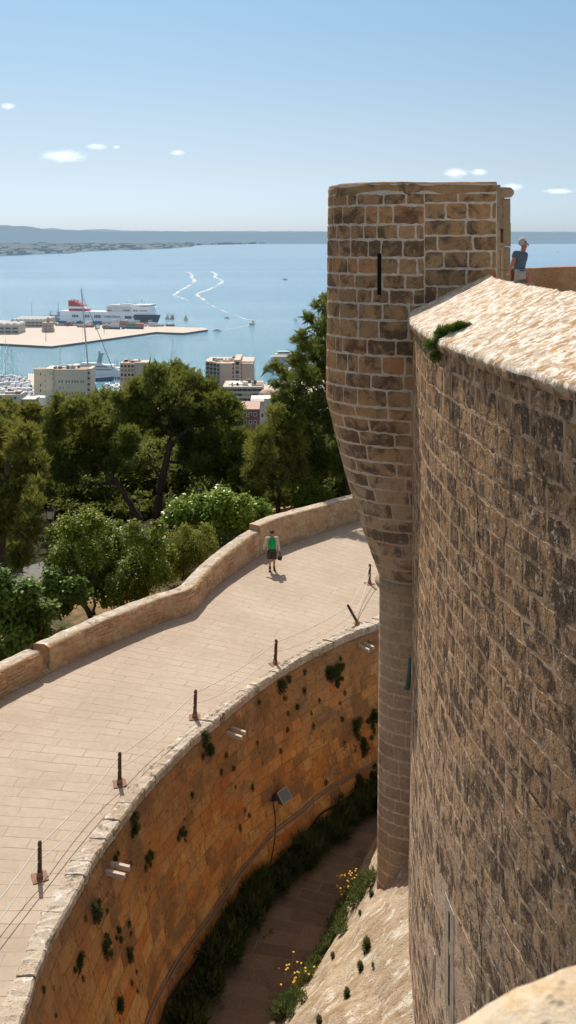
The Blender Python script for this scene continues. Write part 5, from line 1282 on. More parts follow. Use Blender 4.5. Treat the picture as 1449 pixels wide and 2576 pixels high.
# things he carries
wx = Vector(man.location)
bag = empty('hand_bag', wx + Vector((.345, -.12, .50))); tag(bag, 'small black bag hanging on a strap from the walking man\'s hand', 'bag')
m = MB(); m.box((0, 0, .08), (.16, .09, .15), ry=.2, rz=.2); m.build('bag_body', M_black, bag, local=True)
m = MB(); m.tube([(-.05, 0, .15), (-.03, .02, .27), (.0, .03, .33), (.02, .02, .27), (.05, 0, .15)], .012, 6); m.build('strap', M_black, bag, local=True)
m = MB(); m.tube([(-.07, .02, 1.45), (-.075, -.145, 1.36), (-.07, -.16, 1.2), (0, -.165, 1.17), (.07, -.16, 1.2), (.075, -.145, 1.36), (.07, .02, 1.45)], .008, 5); m.v = [tuple(Vector(p) + wx) for p in m.v]
tag(m.build('neck_strap', P('dark_green_strap', (.015, .06, .03), rough=.8)), 'dark strap hanging round the neck of the walking man', 'strap')
m = MB(); m.tube([(-.40, -.12, .80), (-.33, -.16, .80)], .03, 8); m.box((-.37, -.16, .80), (.13, .05, .05), rz=.4); m.v = [tuple(Vector(p) + wx) for p in m.v]
tag(m.build('rolled_cap', P('grey_green_cloth', (.13, .14, .12), rough=.9)), 'small dark bundle in the walking man\'s other hand', 'bundle')

# man sitting against the turret
YS = 20.6
def sp(px, py, dy=0.0): return at(px, py, YS + dy) - O_
O_ = Vector((0, 0, 0)); O_ = at(1303, 700, YS)
sit = empty('person', O_); tag(sit, 'grey-haired man in striped T-shirt and pale shorts sitting beside the turret', 'person')
J = {'pelvis': (sp(1299, 692), (.15, .13)), 'waist': (sp(1306, 676), (.135, .115)), 'chest': (sp(1309, 651), (.16, .125)), 'nb': (sp(1313, 634), (.085, .075)), 'neck': (sp(1315.5, 630), .058), 'jaw': (sp(1319, 623, -.0), (.065, .062)), 'skull': (sp(1318, 612), (.085, .088)), 'crown': (sp(1316, 603.5), (.06, .065))}
E = [('pelvis', 'waist'), ('waist', 'chest'), ('chest', 'nb'), ('nb', 'neck'), ('neck', 'jaw'), ('jaw', 'skull'), ('skull', 'crown')]
J['rsh'] = (sp(1297, 638, -.16), .065); J['rel'] = (sp(1290, 661, -.2), .046); J['rwr'] = (sp(1284, 677, -.14), .032)
J['lsh'] = (sp(1320, 638, .18), .065); J['lel'] = (sp(1318, 664, .24), .046); J['lwr'] = (sp(1316, 680, .1), .032)
J['rhp'] = (sp(1304, 694, -.1), .095); J['rkn'] = (sp(1331, 691, -.24), .066); J['rcf'] = (sp(1329, 707, -.2), .056); J['ran'] = (sp(1325, 734, -.14), .038); J['rft'] = (sp(1334, 741, -.25), (.04, .03))
J['lhp'] = (sp(1306, 694, .1), .095); J['lkn'] = (sp(1330, 687, .15), .064); J['lcf'] = (sp(1327, 708, .17), .056); J['lan'] = (sp(1328, 734, .2), .038); J['lft'] = (sp(1337, 741, .14), (.04, .03))
for s in 'rl':
    E += [('chest', s + 'sh'), (s + 'sh', s + 'el'), (s + 'el', s + 'wr'), ('pelvis', s + 'hp'), (s + 'hp', s + 'kn'), (s + 'kn', s + 'cf'), (s + 'cf', s + 'an'), (s + 'an', s + 'ft')]
hand(J, E, 'rwr', 'r', J['rwr'][0], (-.2, .1, -1), 1, (.3, -.9, 0), (-1, 0, 0))
hand(J, E, 'lwr', 'l', J['lwr'][0], (.3, -.8, -.5), 1, (.9, .3, 0), (0, -.3, -1))
skin('body', J, E, 'pelvis', M_sk2, sit)
M_str = cloth('striped_tshirt', (.16, .22, .28), (.085, (.12, .17, .24), (.20, .16, .28), (.10, .22, .19)), folds=7)
JT = {k: (J[k][0], tuple(x + .022 for x in J[k][1])) for k in ('waist', 'chest')}
JT['hem'] = (sp(1304, 688), (.172, .15)); JT['nb'] = (sp(1312.5, 636), (.10, .085)); ET = [('hem', 'waist'), ('waist', 'chest'), ('chest', 'nb')]
for s in 'rl':
    a, b = J[s + 'sh'][0], J[s + 'el'][0]; JT[s + 'sh'] = (a, .085); JT[s + 'sl'] = (a.lerp(b, .72), .075); ET += [('chest', s + 'sh'), (s + 'sh', s + 'sl')]
skin('tshirt', JT, ET, 'hem', M_str, sit)
JS = {'pelvis': (sp(1299, 691), (.172, .15))}; ES = []
for s in 'rl':
    a, b = J[s + 'hp'][0], J[s + 'kn'][0]; JS[s + 'a'] = (a.lerp(b, .15), .118); JS[s + 'b'] = (a.lerp(b, .5), .112); JS[s + 'c'] = (a.lerp(b, .86), .098); ES += [('pelvis', s + 'a'), (s + 'a', s + 'b'), (s + 'b', s + 'c')]
skin('shorts', JS, ES, 'pelvis', cloth('khaki_shorts', (.52, .46, .38), folds=8), sit)
hc = Vector(sp(1317, 609.5)); V_, F_ = [], []
m = MB()
prof = [(math.sin(math.pi * i / 12) * .102 + .001, -math.cos(math.pi * i / 12) * .106) for i in range(13)]
m.lathe(hc + Vector((-.018, .01, .006)), prof, 18, .98, .98)
vv = [tuple(Vector(p) + Vector((fbm(Vector(p) * 20, 1) * .008,) * 3)) for p in m.v]
m2 = MB(); keep = []
for f in m.f:
    c = sum((Vector(vv[i]) for i in f), Vector()) / len(f) - hc
    if (c.z > .062 and c.x < .045) or (c.x < -.01 and c.z > -.075) or (c.x < .0 and c.z > .0 and abs(c.y) > .06): keep.append(f)
mesh_obj('hair', vv, keep, P('grey_hair', (.50, .48, .45), rough=.8, var=.3, nscale=30), sit, smooth=True, local=True)
fx = Vector(sp(1319, 616))
m = MB(); m.hexa([fx + Vector((.075, -.018, -.02)), fx + Vector((.075, .018, -.02)), fx + Vector((.07, .01, .035)), fx + Vector((.07, -.01, .035))], [fx + Vector((.112, -.012, -.018)), fx + Vector((.112, .012, -.018)), fx + Vector((.085, .006, .035)), fx + Vector((.085, -.006, .035))]); m.build('nose', M_sk2, sit, local=True)
for y in (-.036, .036): m = MB(); m.lathe(fx + Vector((.07, y, .03)), [(.004, -.008), (.011, 0), (.004, .008)], 8); m.build('eye', P('eye_dark', (.03, .02, .018), rough=.3), sit, local=True)
m = MB(); m.box(fx + Vector((.072, 0, -.048)), (.012, .05, .01)); m.build('mouth', P('lips', (.30, .10, .08), rough=.6), sit, local=True)
for y in (-.088, .088): m = MB(); m.lathe(fx + Vector((-.02, y, .005)), [(.008, -.032), (.018, 0), (.008, .032)], 8, 1, .6); m.build('ear', M_sk2, sit, local=True)
m = MB()
a, b = J['rcf'][0], J['ran'][0]
for s in 'rl': m.tube([J[s + 'cf'][0].lerp(J[s + 'an'][0], .25), J[s + 'cf'][0].lerp(J[s + 'an'][0], .6), J[s + 'an'][0]], [.062, .05, .045], 10)
m.build('socks', cloth('white_socks', (.72, .70, .66)), sit, local=True, smooth=True)
for s in 'rl':
    m = MB(); a = J[s + 'an'][0]; b = J[s + 'ft'][0]; m.tube([a + Vector((-.03, .03, -.03)), a.lerp(b, .5) + Vector((0, 0, -.01)), b, b + (b - a) * .3], [.052, .052, .046, .03], 10); m.build('shoe', M_black, sit, local=True, smooth=True)
# ledge he sits on
m = MB(); a = at(1303, 700, YS); m.box((a.x + .0, a.y + .12, (12.2 + a.z - .09) / 2), (.62, .75, a.z - .09 - 12.2)); m.build('stone_ledge', M_door, castle)
# ------------------------------------------------------------------ port across the water
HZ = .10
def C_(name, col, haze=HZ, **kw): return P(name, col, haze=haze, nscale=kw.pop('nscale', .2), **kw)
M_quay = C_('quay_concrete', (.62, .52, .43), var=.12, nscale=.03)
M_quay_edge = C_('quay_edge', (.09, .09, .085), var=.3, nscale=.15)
M_white = C_('ship_white', (.92, .92, .92), var=.03, haze=.30); M_navy = C_('ship_navy', (.03, .05, .10)); M_red = C_('ship_red', (.50, .045, .04)); M_glass = C_('dark_glass', (.05, .06, .075), rough=.3)  # ship white: haze emission raised as added glow for its dim side
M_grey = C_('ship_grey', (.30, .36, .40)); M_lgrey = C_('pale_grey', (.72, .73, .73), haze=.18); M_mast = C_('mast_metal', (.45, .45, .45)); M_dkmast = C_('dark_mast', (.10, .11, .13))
def son(px, py, z=None): return on(px, py, SEA if z is None else z)
front = [(-260, 858), (-60, 862), (0, 864), (129, 871), (221, 859), (391, 835), (462, 837.5), (523, 829)]
back = [(514, 824.5), (437, 822), (402, 818), (330, 815.5), (140, 811), (0, 806), (-260, 800)]
poly = [son(x, y, QUAY) for x, y in front + back]
m = MB(); n = len(poly); b = [(p_.x, p_.y, SEA - 3) for p_ in poly]; tp_ = [tuple(p_) for p_ in poly]
m.add(tp_, [list(range(n))[::-1] if False else list(range(n))]); m.cur = 1
m.add(b + [(p_[0], p_[1], p_[2] - .02) for p_ in tp_], [[i, (i + 1) % n, n + (i + 1) % n, n + i] for i in range(n)])
tag(m.build('quay', [M_quay, M_quay_edge]), kind='structure')
# fender line: dark tyre row along the quay face
def qat(px, py): return son(px, py, QUAY + .02)

# ferry
bow, stern = son(400, 816), None
stern = at(150, 0, 1352); stern = Vector((stern.x, 1352, SEA)); bow = Vector((bow.x, bow.y, SEA))
d = bow - stern; L = d.length; rz = math.atan2(d.y, d.x)
ferry = empty('ferry_ship', stern, rz); tag(ferry, 'large white passenger ferry with a navy bow and red funnel moored behind the container yard', 'ferry')
S = L / 250.0          # metres per disp pixel along the ship
def hx(px): return (px - 150) * S
BW = 11.5
def hull_sec(x, z0, z1, f, fl): return [(x, -BW * f * fl, z0), (x, BW * f * fl, z0), (x, BW * f, z1), (x, -BW * f, z1)]
def loft(secs, m):
    n = len(secs[0]); b0 = len(m.v); vs = [p for s in secs for p in s]
    fs = [[i * n + j, i * n + (j + 1) % n, (i + 1) * n + (j + 1) % n, (i + 1) * n + j] for i in range(len(secs) - 1) for j in range(n)]
    fs += [list(range(n))[::-1], [(len(secs) - 1) * n + j for j in range(n)]]
    m.add(vs, fs)
m = MB(); loft([hull_sec(hx(160), 0, 17.2, 1, .96), hull_sec(hx(200), 0, 17.2, 1, .98), hull_sec(hx(320), 0, 17.2, 1, .98), hull_sec(hx(346), 0, 17.2, 1, .9)], m); m.build('hull', M_white, ferry, local=True)
m = MB(); loft([hull_sec(hx(346.2), 0, 14.2, .998, .9), hull_sec(hx(370), 0, 14.0, .88, .62), hull_sec(hx(388), 0, 13.6, .55, .22), (lambda x: [(hx(395), -.3, 0), (hx(395), .3, 0), (hx(404), .5, 13.4), (hx(404), -.5, 13.4)])(0)], m); m.build('bow', M_navy, ferry, local=True)
m = MB(); loft([hull_sec(hx(125), 0, 7.5, .95, .9), hull_sec(hx(160) - .1, 0, 7.5, .98, .95)], m); m.build('stern_deck', M_grey, ferry, local=True)
m = MB(); m.box((hx(140), 0, 9.5), (9, 20, 4)); m.box((hx(146), 4, 12), (4, 6, 6)); m.tube([(hx(152), -8, 7), (hx(152), -8, 19)], .4, 6); m.tube([(hx(131), -8, 7), (hx(134), -8, 16)], .7, 6); m.build('stern_gear', M_grey, ferry, local=True)
m = MB(); pf = [(178, 17.2), (228, 17.2), (222, 20.4), (213, 25), (192, 31.5), (177, 32.5)]
m.hexa([(hx(x), -5.5, z) for x, z in pf], [(hx(x), 5.5, z) for x, z in pf]); m.build('funnel', M_red, ferry, local=True)
m = MB(); m.hexa([(hx(178), -5.7, 20.6), (hx(222), -5.7, 20.6), (hx(216), -5.7, 23.6), (hx(178), -5.7, 23.6)], [(hx(178), 5.7, 20.6), (hx(222), 5.7, 20.6), (hx(216), 5.7, 23.6), (hx(178), 5.7, 23.6)]); m.build('funnel_stripe', M_white, ferry, local=True)
m = MB(); [m.tube([(hx(x), y, 31), (hx(x), y, 34 - i * .4)], .7, 8) for i, (x, y) in enumerate([(182, -2), (186, 1), (190, -1), (195, 1)])]; m.build('exhaust_pipes', M_glass, ferry, local=True)
m = MB(); m.box((hx(315), 0, 21.5), (hx(352) - hx(278), 20, 8.6)); m.box((hx(312), 0, 26.6), (hx(340) - hx(290), 16, 1.6)); m.box((hx(318), 3, 28.2), (hx(335) - hx(308), 8, 1.8)); m.box((hx(282), 0, 26.2), (5, 12, 2.4)); m.build('deck_house', M_lgrey, ferry, local=True)
m = MB(); m.hexa([(hx(340), -11, 17.2), (hx(386), -10.5, 17.2), (hx(386), 10.5, 17.2), (hx(340), 11, 17.2)], [(hx(340), -11, 25), (hx(382), -10.5, 25), (hx(382), 10.5, 25), (hx(340), 11, 25)])
m.hexa([(hx(346.5), -10.8, 14.2), (hx(391), -6, 14.2), (hx(391), 6, 14.2), (hx(346.5), 10.8, 14.2)], [(hx(346.5), -10.8, 17.2), (hx(386), -10, 17.2), (hx(386), 10, 17.2), (hx(346.5), 10.8, 17.2)]); m.build('fore_house', M_white, ferry, local=True)
m = MB(); m.hexa([(hx(343), -12.8, 25.2), (hx(383), -12.8, 25.2), (hx(383), 12.8, 25.2), (hx(343), 12.8, 25.2)], [(hx(344), -12.8, 28.0), (hx(385), -12.8, 28.6), (hx(385), 12.8, 28.6), (hx(344), 12.8, 28)]); m.build('bridge', M_white, ferry, local=True)
m = MB(); m.hexa([(hx(362), -12.95, 26.2), (hx(383.8), -12.95, 26.4), (hx(383.8), 12.95, 26.4), (hx(362), 12.95, 26.2)], [(hx(362), -12.95, 27.2), (hx(384.6), -12.95, 27.5), (hx(384.6), 12.95, 27.5), (hx(362), 12.95, 27.2)]); m.build('bridge_window', M_glass, ferry, local=True)
for (x0, x1, z0, z1) in [(360, 378, 19.5, 20.3), (320, 335, 19.4, 20.4), (345, 349, 19, 20.6), (351, 354, 19, 20.6)] + [(192 + 4.2 * i, 194.6 + 4.2 * i, 8.5, 12.2) for i in range(4)] + [(220 + 4.2 * i, 222.6 + 4.2 * i, 8.5, 12.4) for i in range(4)] + [(248 + 4.2 * i, 250.8 + 4.2 * i, 8.2, 12.6) for i in range(4)] + [(324 + 3.4 * i, 326.6 + 3.4 * i, 8, 12) for i in range(5)] + [(343, 345.5, 10, 12), (239, 240.4, 10, 11), (266, 267.5, 10, 11)]:
    m = MB(); m.box(((hx(x0) + hx(x1)) / 2, -BW * .985 - .1, (z0 + z1) / 2), (hx(x1) - hx(x0), 1.0, z1 - z0)); m.build('window', M_glass, ferry, local=True)
m = MB(); m.lathe((hx(284), -10.6, 20), [(.3, -1.5), (1.3, -1.0), (1.6, 0), (1.2, .9), (.3, 1.4)], 12, 3.4, 1); m.build('lifeboat', M_red, ferry, local=True)
m = MB(); m.box((hx(284), -10.9, 20.6), (10.6, 2.6, .8)); m.build('lifeboat_cover', M_white, ferry, local=True)
m = MB(); m.tube([(hx(358), 0, 28), (hx(358), 0, 36)], .5, 6); m.box((hx(359), 0, 33), (3.5, 4, 1.2)); m.box((hx(357), 0, 35), (2.2, 2.2, 1)); m.tube([(hx(370), 0, 28), (hx(370), 0, 35)], .2, 5); m.tube([(hx(200), 2, 27), (hx(200), 2, 38)], .2, 5); m.tube([(hx(322), 4, 28), (hx(322), 4, 34)], .25, 5); m.build('radar_mast', M_lgrey, ferry, local=True)
for txt, x0, x1, z0, sz in [('TRASMEDITERRANEA', 271, 314, 9.0, 4.6), ('ACCIONA', 302, 315, 5.0, 2.6)]:
    cu = bpy.data.curves.new('t', 'FONT'); cu.body = txt; cu.size = sz; cu.offset = .05; to = bpy.data.objects.new('t', cu); COL.objects.link(to)
    dg = bpy.context.evaluated_depsgraph_get(); dg.update(); me = bpy.data.meshes.new_from_object(to.evaluated_get(dg)); bpy.data.objects.remove(to)
    vs = np.array([v.co[:] for v in me.vertices]); sx_ = (hx(x1) - hx(x0)) / (vs[:, 0].max() - vs[:, 0].min()); vs2 = np.stack([hx(x0) + (vs[:, 0] - vs[:, 0].min()) * sx_, np.full(len(vs), -BW * .995 - .35), z0 + vs[:, 1]], 1)
    mesh_obj('ship_lettering', vs2, [list(p_.vertices) for p_ in me.polygons], M_navy if txt[0] == 'T' else M_red, ferry, local=True)

# containers on the quay
cont_cols = {'white': (.66, .66, .64), 'red': (.36, .06, .05), 'blue': (.05, .12, .26), 'green': (.08, .22, .16), 'grey': (.30, .31, .32), 'orange': (.5, .2, .06), 'dark blue': (.025, .045, .10), 'pale blue': (.32, .44, .52), 'brown': (.2, .1, .07)}
rg = random.Random(41)
rows_ = [(180, 400, 813.2, 'row right beside the ferry'), (112, 400, 816.0, 'second row from the ferry'), (150, 395, 819.5, 'middle row of the yard'), (205, 372, 823.2, 'row nearest the open apron'), (245, 350, 827.4, 'short front row on the apron'), (402, 436, 821.0, 'small group at the far right end of the yard')]
cm = MB().box((0, 0, 1.4), (12.2, 2.5, 2.8)); proto = {}
ang0 = -.16
for (x0, x1, y, rowname) in rows_:
    px = x0
    while px < x1:
        cname = rg.choices(list(cont_cols), [5, 3.4, 3, 2, 3, 1, 2, 2, 1])[0]
        k = (px - x0) / max(1, x1 - x0)
        yy = y + (1.8 if rowname.startswith('small') is False else -.3) * k + (-1.6 if y > 822 and k > .6 else 0)
        stack = 1 if rg.random() < .72 else 2
        for s in range(stack):
            if cname not in proto:
                mt = C_('container_' + cname.replace(' ', '_'), cont_cols[cname], var=.12, nscale=.6)
                me0 = MB().box((0, 0, 1.3), (12.2, 2.5, 2.6)).build('shipping_container', mt); proto[cname] = me0; o = me0
            else: o = proto[cname].copy(); COL.objects.link(o)
            q_ = son(px, yy, QUAY); o.location = (q_.x, q_.y, QUAY + .05 + 2.62 * s); o.rotation_euler = (0, 0, ang0 + (math.pi / 2 if rg.random() < .18 else 0))
            art = 'stacked ' if s else ''
            tag(o, f"{art}{cname} shipping container in the {rowname}", 'container', 'containers in the port yard')
        px += rg.uniform(17, 27)
# light masts, warehouses, old round fort
pole = empty('light_mast'); MB().tube([(0, 0, 0), (0, 0, 19)], [.35, .22], 6).build('mast', M_dkmast, pole, local=True); MB().box((0, 0, 19.2), (2.2, .8, .5)).build('lamp_head', M_dkmast, pole, local=True)
for i, (px, py, lab) in enumerate([(80, 799, 'left one of the two tall light masts behind the warehouses'), (147, 801, 'right one of the two tall light masts, near the ferry stern'), (115.5, 857, 'light mast standing alone on the empty apron'), (262, 838, 'light mast at the edge of the apron in front of the containers')]):
    o = pole if i == 0 else copy_tree(pole); q_ = son(px, py, QUAY); o.location = q_; tag(o, lab, 'light mast', 'light masts on the quay'); o.scale = (1, 1, 1.15 if i < 2 else .9 if i == 2 else .6)
M_ware = C_('warehouse_wall', (.52, .46, .38), var=.15); M_wroof = C_('warehouse_roof', (.58, .58, .56), var=.1)
def warehouse(px0, px1, py, Hpx, depth, nv, lab):
    a, b = son(px0, py, QUAY), son(px1, py + 0, QUAY); Hh = Hpx * a.y / F; w_ = b.x - a.x; root = empty('warehouse', a.lerp(b, .5)); tag(root, lab, 'warehouse', 'vaulted warehouses on the quay')
    yc = a.y + depth / 2
    MB().box(((a.x + b.x) / 2, yc, QUAY + Hh * .38), (w_, depth, Hh * .76)).build('wall', M_ware, root)
    m = MB(); vw = w_ / nv
    for i in range(nv):
        x0 = a.x + i * vw; pr = [(x0 + vw * (.5 - .5 * math.cos(math.pi * k / 8)), QUAY + Hh * .765 + Hh * .24 * math.sin(math.pi * k / 8)) for k in range(9)]
        m.hexa([(x, yc - depth / 2 - .6, z) for x, z in pr], [(x, yc + depth / 2 + .6, z) for x, z in pr])
    m.build('vaulted_roof', M_wroof, root)
    for i in range(nv):
        for z_ in (.2, .52): MB().box((a.x + (i + .5) * vw, yc - depth / 2 - .05, QUAY + Hh * z_), (vw * .8, .2, Hh * .16)).build('window', M_glass, root)
warehouse(-60, 47, 840, 27, 30, 6, 'front warehouse with a pale vaulted roof at the left edge of the quay')
warehouse(28, 118, 823, 21, 46, 9, 'longer warehouse with a row of vaults behind the front one')
M_fort = C_('fort_stone', (.48, .34, .25), var=.15)
q_ = son(121, 834, QUAY); r_ = 16 / F * q_.y; fort = empty('round_fort', q_); tag(fort, 'small round old stone fort with a lantern turret on the quay', 'fort')
m = MB(); m.lathe((0, 0, 0), [(r_ * 1.0, 0), (r_ * .98, 4), (r_ * .9, 4.2), (r_ * .86, 11), (r_ * .92, 11.2), (r_ * .92, 12.2), (r_ * .8, 12.2)], 24); m.build('fort_wall', M_fort, fort, local=True)
m = MB(); m.lathe((0, 0, 12.2), [(2.2, 0), (2.2, 3.6), (2.5, 3.8), (1.6, 5.4), (.3, 6.4)], 12); m.build('lantern_turret', M_fort, fort, local=True)
for a in (-2.1, -1.57, -1.0): MB().box((r_ * .88 * math.cos(a), r_ * .88 * math.sin(a), 8), (1.0, 1.0, 2.2), rz=a).build('window', M_glass, fort, local=True)

# ------------------------------------------------------------------ boats
def hullmesh(m, L, W, H, tr=.85):
    st = [(-.5, tr, .0), (-.2, 1, 0), (.15, .95, .05), (.38, .55, .18), (.5, .04, .3)]
    loft([[(L * x, -W / 2 * w * .7, -.4), (L * x, W / 2 * w * .7, -.4), (L * x, W / 2 * w, H * (1 + k)), (L * x, -W / 2 * w, H * (1 + k))] for x, w, k in st], m)
M_bwhite = C_('boat_white', (.78, .79, .80), haze=.05, var=.04); M_bdark = C_('boat_window', (.04, .05, .07), haze=.05); M_alu = C_('boat_mast', (.50, .50, .50), haze=.05); M_sail_y = C_('yellow_sail', (.75, .68, .30)); M_sail_o = C_('orange_sail', (.70, .25, .10)); M_bblue = C_('boat_blue', (.05, .10, .20), haze=.05); M_teak = C_('boat_deck', (.50, .40, .28), haze=.05)
mot = empty('motor_boat'); m = MB(); hullmesh(m, 12, 3.9, 1.5); m.build('hull', M_bwhite, mot, local=True)
m = MB(); m.hexa([(-2.5, -1.4, 1.5), (2.6, -1.2, 1.6), (2.6, 1.2, 1.6), (-2.5, 1.4, 1.5)], [(-2.2, -1.3, 3), (1.0, -1.1, 3), (1.0, 1.1, 3), (-2.2, 1.3, 3)]); m.box((-1, 0, 3.5), (2.6, 2.2, .25)); m.build('cabin', M_bwhite, mot, local=True)
m = MB(); m.hexa([(-2.2, -1.42, 2.0), (1.9, -1.26, 2.0), (1.9, 1.26, 2.0), (-2.2, 1.42, 2.0)], [(-2.1, -1.37, 2.7), (1.25, -1.18, 2.7), (1.25, 1.18, 2.7), (-2.1, 1.37, 2.7)]); m.build('window', M_bdark, mot, local=True)
m = MB(); m.box((-4.2, 0, 1.55), (2.6, 2.8, .12)); m.build('deck', M_teak, mot, local=True)
sailp = empty('sailing_boat'); m = MB(); hullmesh(m, 14, 3.8, 1.3, .7); m.build('hull', M_bwhite, sailp, local=True)
m = MB(); m.hexa([(-2.5, -1.1, 1.3), (3, -.7, 1.5), (3, .7, 1.5), (-2.5, 1.1, 1.3)], [(-2.3, -.9, 1.9), (2, -.6, 1.9), (2, .6, 1.9), (-2.3, .9, 1.9)]); m.build('cabin', M_bwhite, sailp, local=True)
m = MB(); m.tube([(1, 0, 1.3), (1, 0, 20)], [.16, .11], 6); m.tube([(1, -1.2, 11), (1, 1.2, 11)], .05, 4); m.build('mast', M_alu, sailp, local=True)
m = MB(); m.tube([(1, 0, 2.8), (-4.6, 0, 2.7)], .2, 6); m.build('boom', M_bblue, sailp, local=True)
m = MB(); m.tube([(1, 0, 20), (6.8, 0, 1.7)], .045, 4); m.tube([(1, 0, 20), (-6.8, 0, 1.5)], .045, 4); m.build('stay', M_alu, sailp, local=True)
used = {'m': 0, 's': 0}
def put(kind, px, py, rz, sc_, lab, grp, zs=1.0):
    pr = mot if kind == 'm' else sailp
    o = pr if used[kind] == 0 else copy_tree(pr); used[kind] += 1
    o.location = son(px, py); o.rotation_euler = (0, 0, rz); o.scale = (sc_, sc_, sc_ * zs); tag(o, lab, 'motor boat' if kind == 'm' else 'sailing boat', grp); return o
rg = random.Random(12)
for r_ in range(6):
    for k in range(7):
        px = -8 + k * 12.5 + rg.uniform(-2, 2) + r_ * 1.5; py = 957 + r_ * 8.5 + rg.uniform(-1, 1)
        if px > 70 + r_ * 2: continue
        put('m', px, py, math.pi / 2 + rg.uniform(-.15, .15) + (math.pi if r_ % 2 else 0), rg.uniform(.9, 1.5), 'white motor boat moored side by side in the crowded marina at the left edge', 'motor boats packed in the marina')
for px, py, h_, lab in [(3, 968, 1.1, 'sailing boat with the leftmost mast in the marina'), (13, 962, 1.9, 'sailing boat with the tallest pale mast at the left edge'), (19, 966, 1.75, 'sailing boat whose tall mast stands just right of the tallest at the left edge'), (29, 972, 1.5, 'sailing boat with the third tall mast from the left edge'), (42, 985, .75, 'sailing boat with a short mast in the middle of the marina'), (54, 978, .75, 'sailing boat nearest the white building in the marina')]:
    put('s', px, py, math.pi / 2 + rg.uniform(-.1, .1), 1.0, lab, 'sailing boats in the marina', h_)
put('s', 150, 962, math.pi / 2, 1.3, 'sailing boat behind the white building, only its mast rising above the roof', None, 1.25)
put('s', 289, 975, 2.0, 1.15, 'left of two white sailing boats in the green water by the balcony building', None, 1.0)
put('s', 294, 972, 1.8, 1.2, 'right of two white sailing boats in the green water by the balcony building', None, 1.05)
put('m', 270, 978, 1.4, 1.3, 'white motor catamaran in the green water right of the white building', None)
put('s', 434, 925, 1.5, 1.2, 'sailing boat hidden by the umbrella pine, tallest mast above its crown', None, 1.2)
put('s', 440, 926, 1.5, 1.1, 'sailing boat hidden by the umbrella pine, mast with a small flag', None, .85)
put('s', 430, 924, 1.5, 1.0, 'sailing boat hidden by the umbrella pine, leftmost mast above the crown', None, .95)
put('m', 632, 817, -1.75, 1.9, 'white boat at the head of the long wake coming towards the harbour', None)
put('m', 546, 833, 2.9, .9, 'small dark motor boat passing the tip of the quay with a short wake', None)
put('m', 570, 801, 3.0, .75, 'tiny boat in the bay between the quay tip and the white boat', None)
put('m', 717, 704, 2.9, 1.3, 'tiny distant boat on the bay left of the turret', None)
put('m', 853, 0 + 804, 2.0, 1.0, 'tiny dark boat just left of the tall pine near the turret', None).location = son(742, 806)
put('s', 1403, 636, 2.4, 2.0, 'tiny white sailing boat far out, right of the seated man', None, .8)
for px, py, mat, lab in [(467, 806, M_sail_y, 'small dinghy with a yellow sail right of the ferry'), (433, 803, M_sail_o, 'small dinghy with an orange sail near the ferry bow'), (421, 803, M_bwhite, 'small dinghy with a white sail nearest the ferry bow')]:
    root = empty('sail_dinghy', son(px, py)); m = MB(); hullmesh(m, 7, 2.2, .8); m.build('hull', M_bdark if mat is not M_sail_y else M_teak, root, local=True)
    m = MB(); m.add([(.8, 0, 1), (-3, .6, 1.2), (.8, 0, 9.5)], [[0, 1, 2]]); m.add([(1.0, 0, 1), (3.4, .2, 1.2), (1.0, 0, 8)], [[0, 1, 2]]); m.build('sail', mat, root, local=True)
    m = MB(); m.tube([(.9, 0, .6), (.9, 0, 9.7)], .08, 5); m.build('mast', M_alu, root, local=True); root.rotation_euler = (0, 0, .4); tag(root, lab, 'dinghy')
# big sailing yacht: mast and forestay rising over the white building
q_ = son(224, 958); root = empty('sailing_yacht', (q_.x, q_.y, SEA)); tag(root, 'huge sailing yacht behind the white building, very tall grey mast and dark stay', 'sailing yacht')
Yq = q_.y; m = MB(); hullmesh(m, 42, 8.5, 3); m.build('hull', M_bblue, root, local=True)
top_ = at(204.5, 726, Yq); bt = at(222, 930, Yq); m = MB(); m.tube([bt, bt.lerp(top_, .5), top_], [.75, .62, .42], 8); m.build('mast', M_mast, root)
m = MB(); a = at(206.5, 742, Yq); b_ = at(284, 928, Yq - 4); m.tube([a, a.lerp(b_, .5) + Vector((.6, 0, -.5)), b_], [.16, .26, .34], 6); m.build('forestay_sail', M_bblue, root)
m = MB(); [m.tube([bt.lerp(top_, k) - Vector((w_, 0, 0)), bt.lerp(top_, k) + Vector((w_, 0, 0))], .16, 5) for k, w_ in ((.3, 2.6), (.52, 2.0), (.72, 1.5))]; m.tube([top_, bt + Vector((-4, 0, 0))], .07, 4); m.build('spreaders', M_mast, root)
# motor yacht behind
q_ = son(262, 950); root = empty('motor_yacht', (q_.x, q_.y, SEA), -.06); Ky = q_.y / F; tag(root, 'long grey white motor yacht with a radar mast right of the white building', 'motor yacht')
def yx(px): return (px - 262) * Ky
def slab_(m, x0, x1, z0, z1, w_, s0=0, s1=0): m.hexa([(yx(x0), -w_, z0), (yx(x1), -w_, z0), (yx(x1), w_, z0), (yx(x0), w_, z0)], [(yx(x0) + s0, -w_, z1), (yx(x1) - s1, -w_, z1), (yx(x1) - s1, w_, z1), (yx(x0) + s0, w_, z1)])
m = MB(); slab_(m, 165, 306, 0, 1.6, 5.2); m.build('boot_top', M_navy, root, local=True)
m = MB(); slab_(m, 163, 308, 1.6, 6.4, 5.4, 0, 2); m.build('hull', M_lgrey, root, local=True)
m = MB(); slab_(m, 180, 292, 6.4, 8.8, 4.6, 3, 3); slab_(m, 190, 284, 9.2, 11.4, 4.0, 3, 6); slab_(m, 200, 262, 11.8, 13.2, 3.2, 2, 4); m.build('superstructure', M_lgrey, root, local=True)
m = MB(); slab_(m, 186, 288, 7.2, 8.2, 4.72, 1, 2); slab_(m, 198, 278, 9.8, 10.8, 4.12, 1, 3); m.build('window', M_glass, root, local=True)
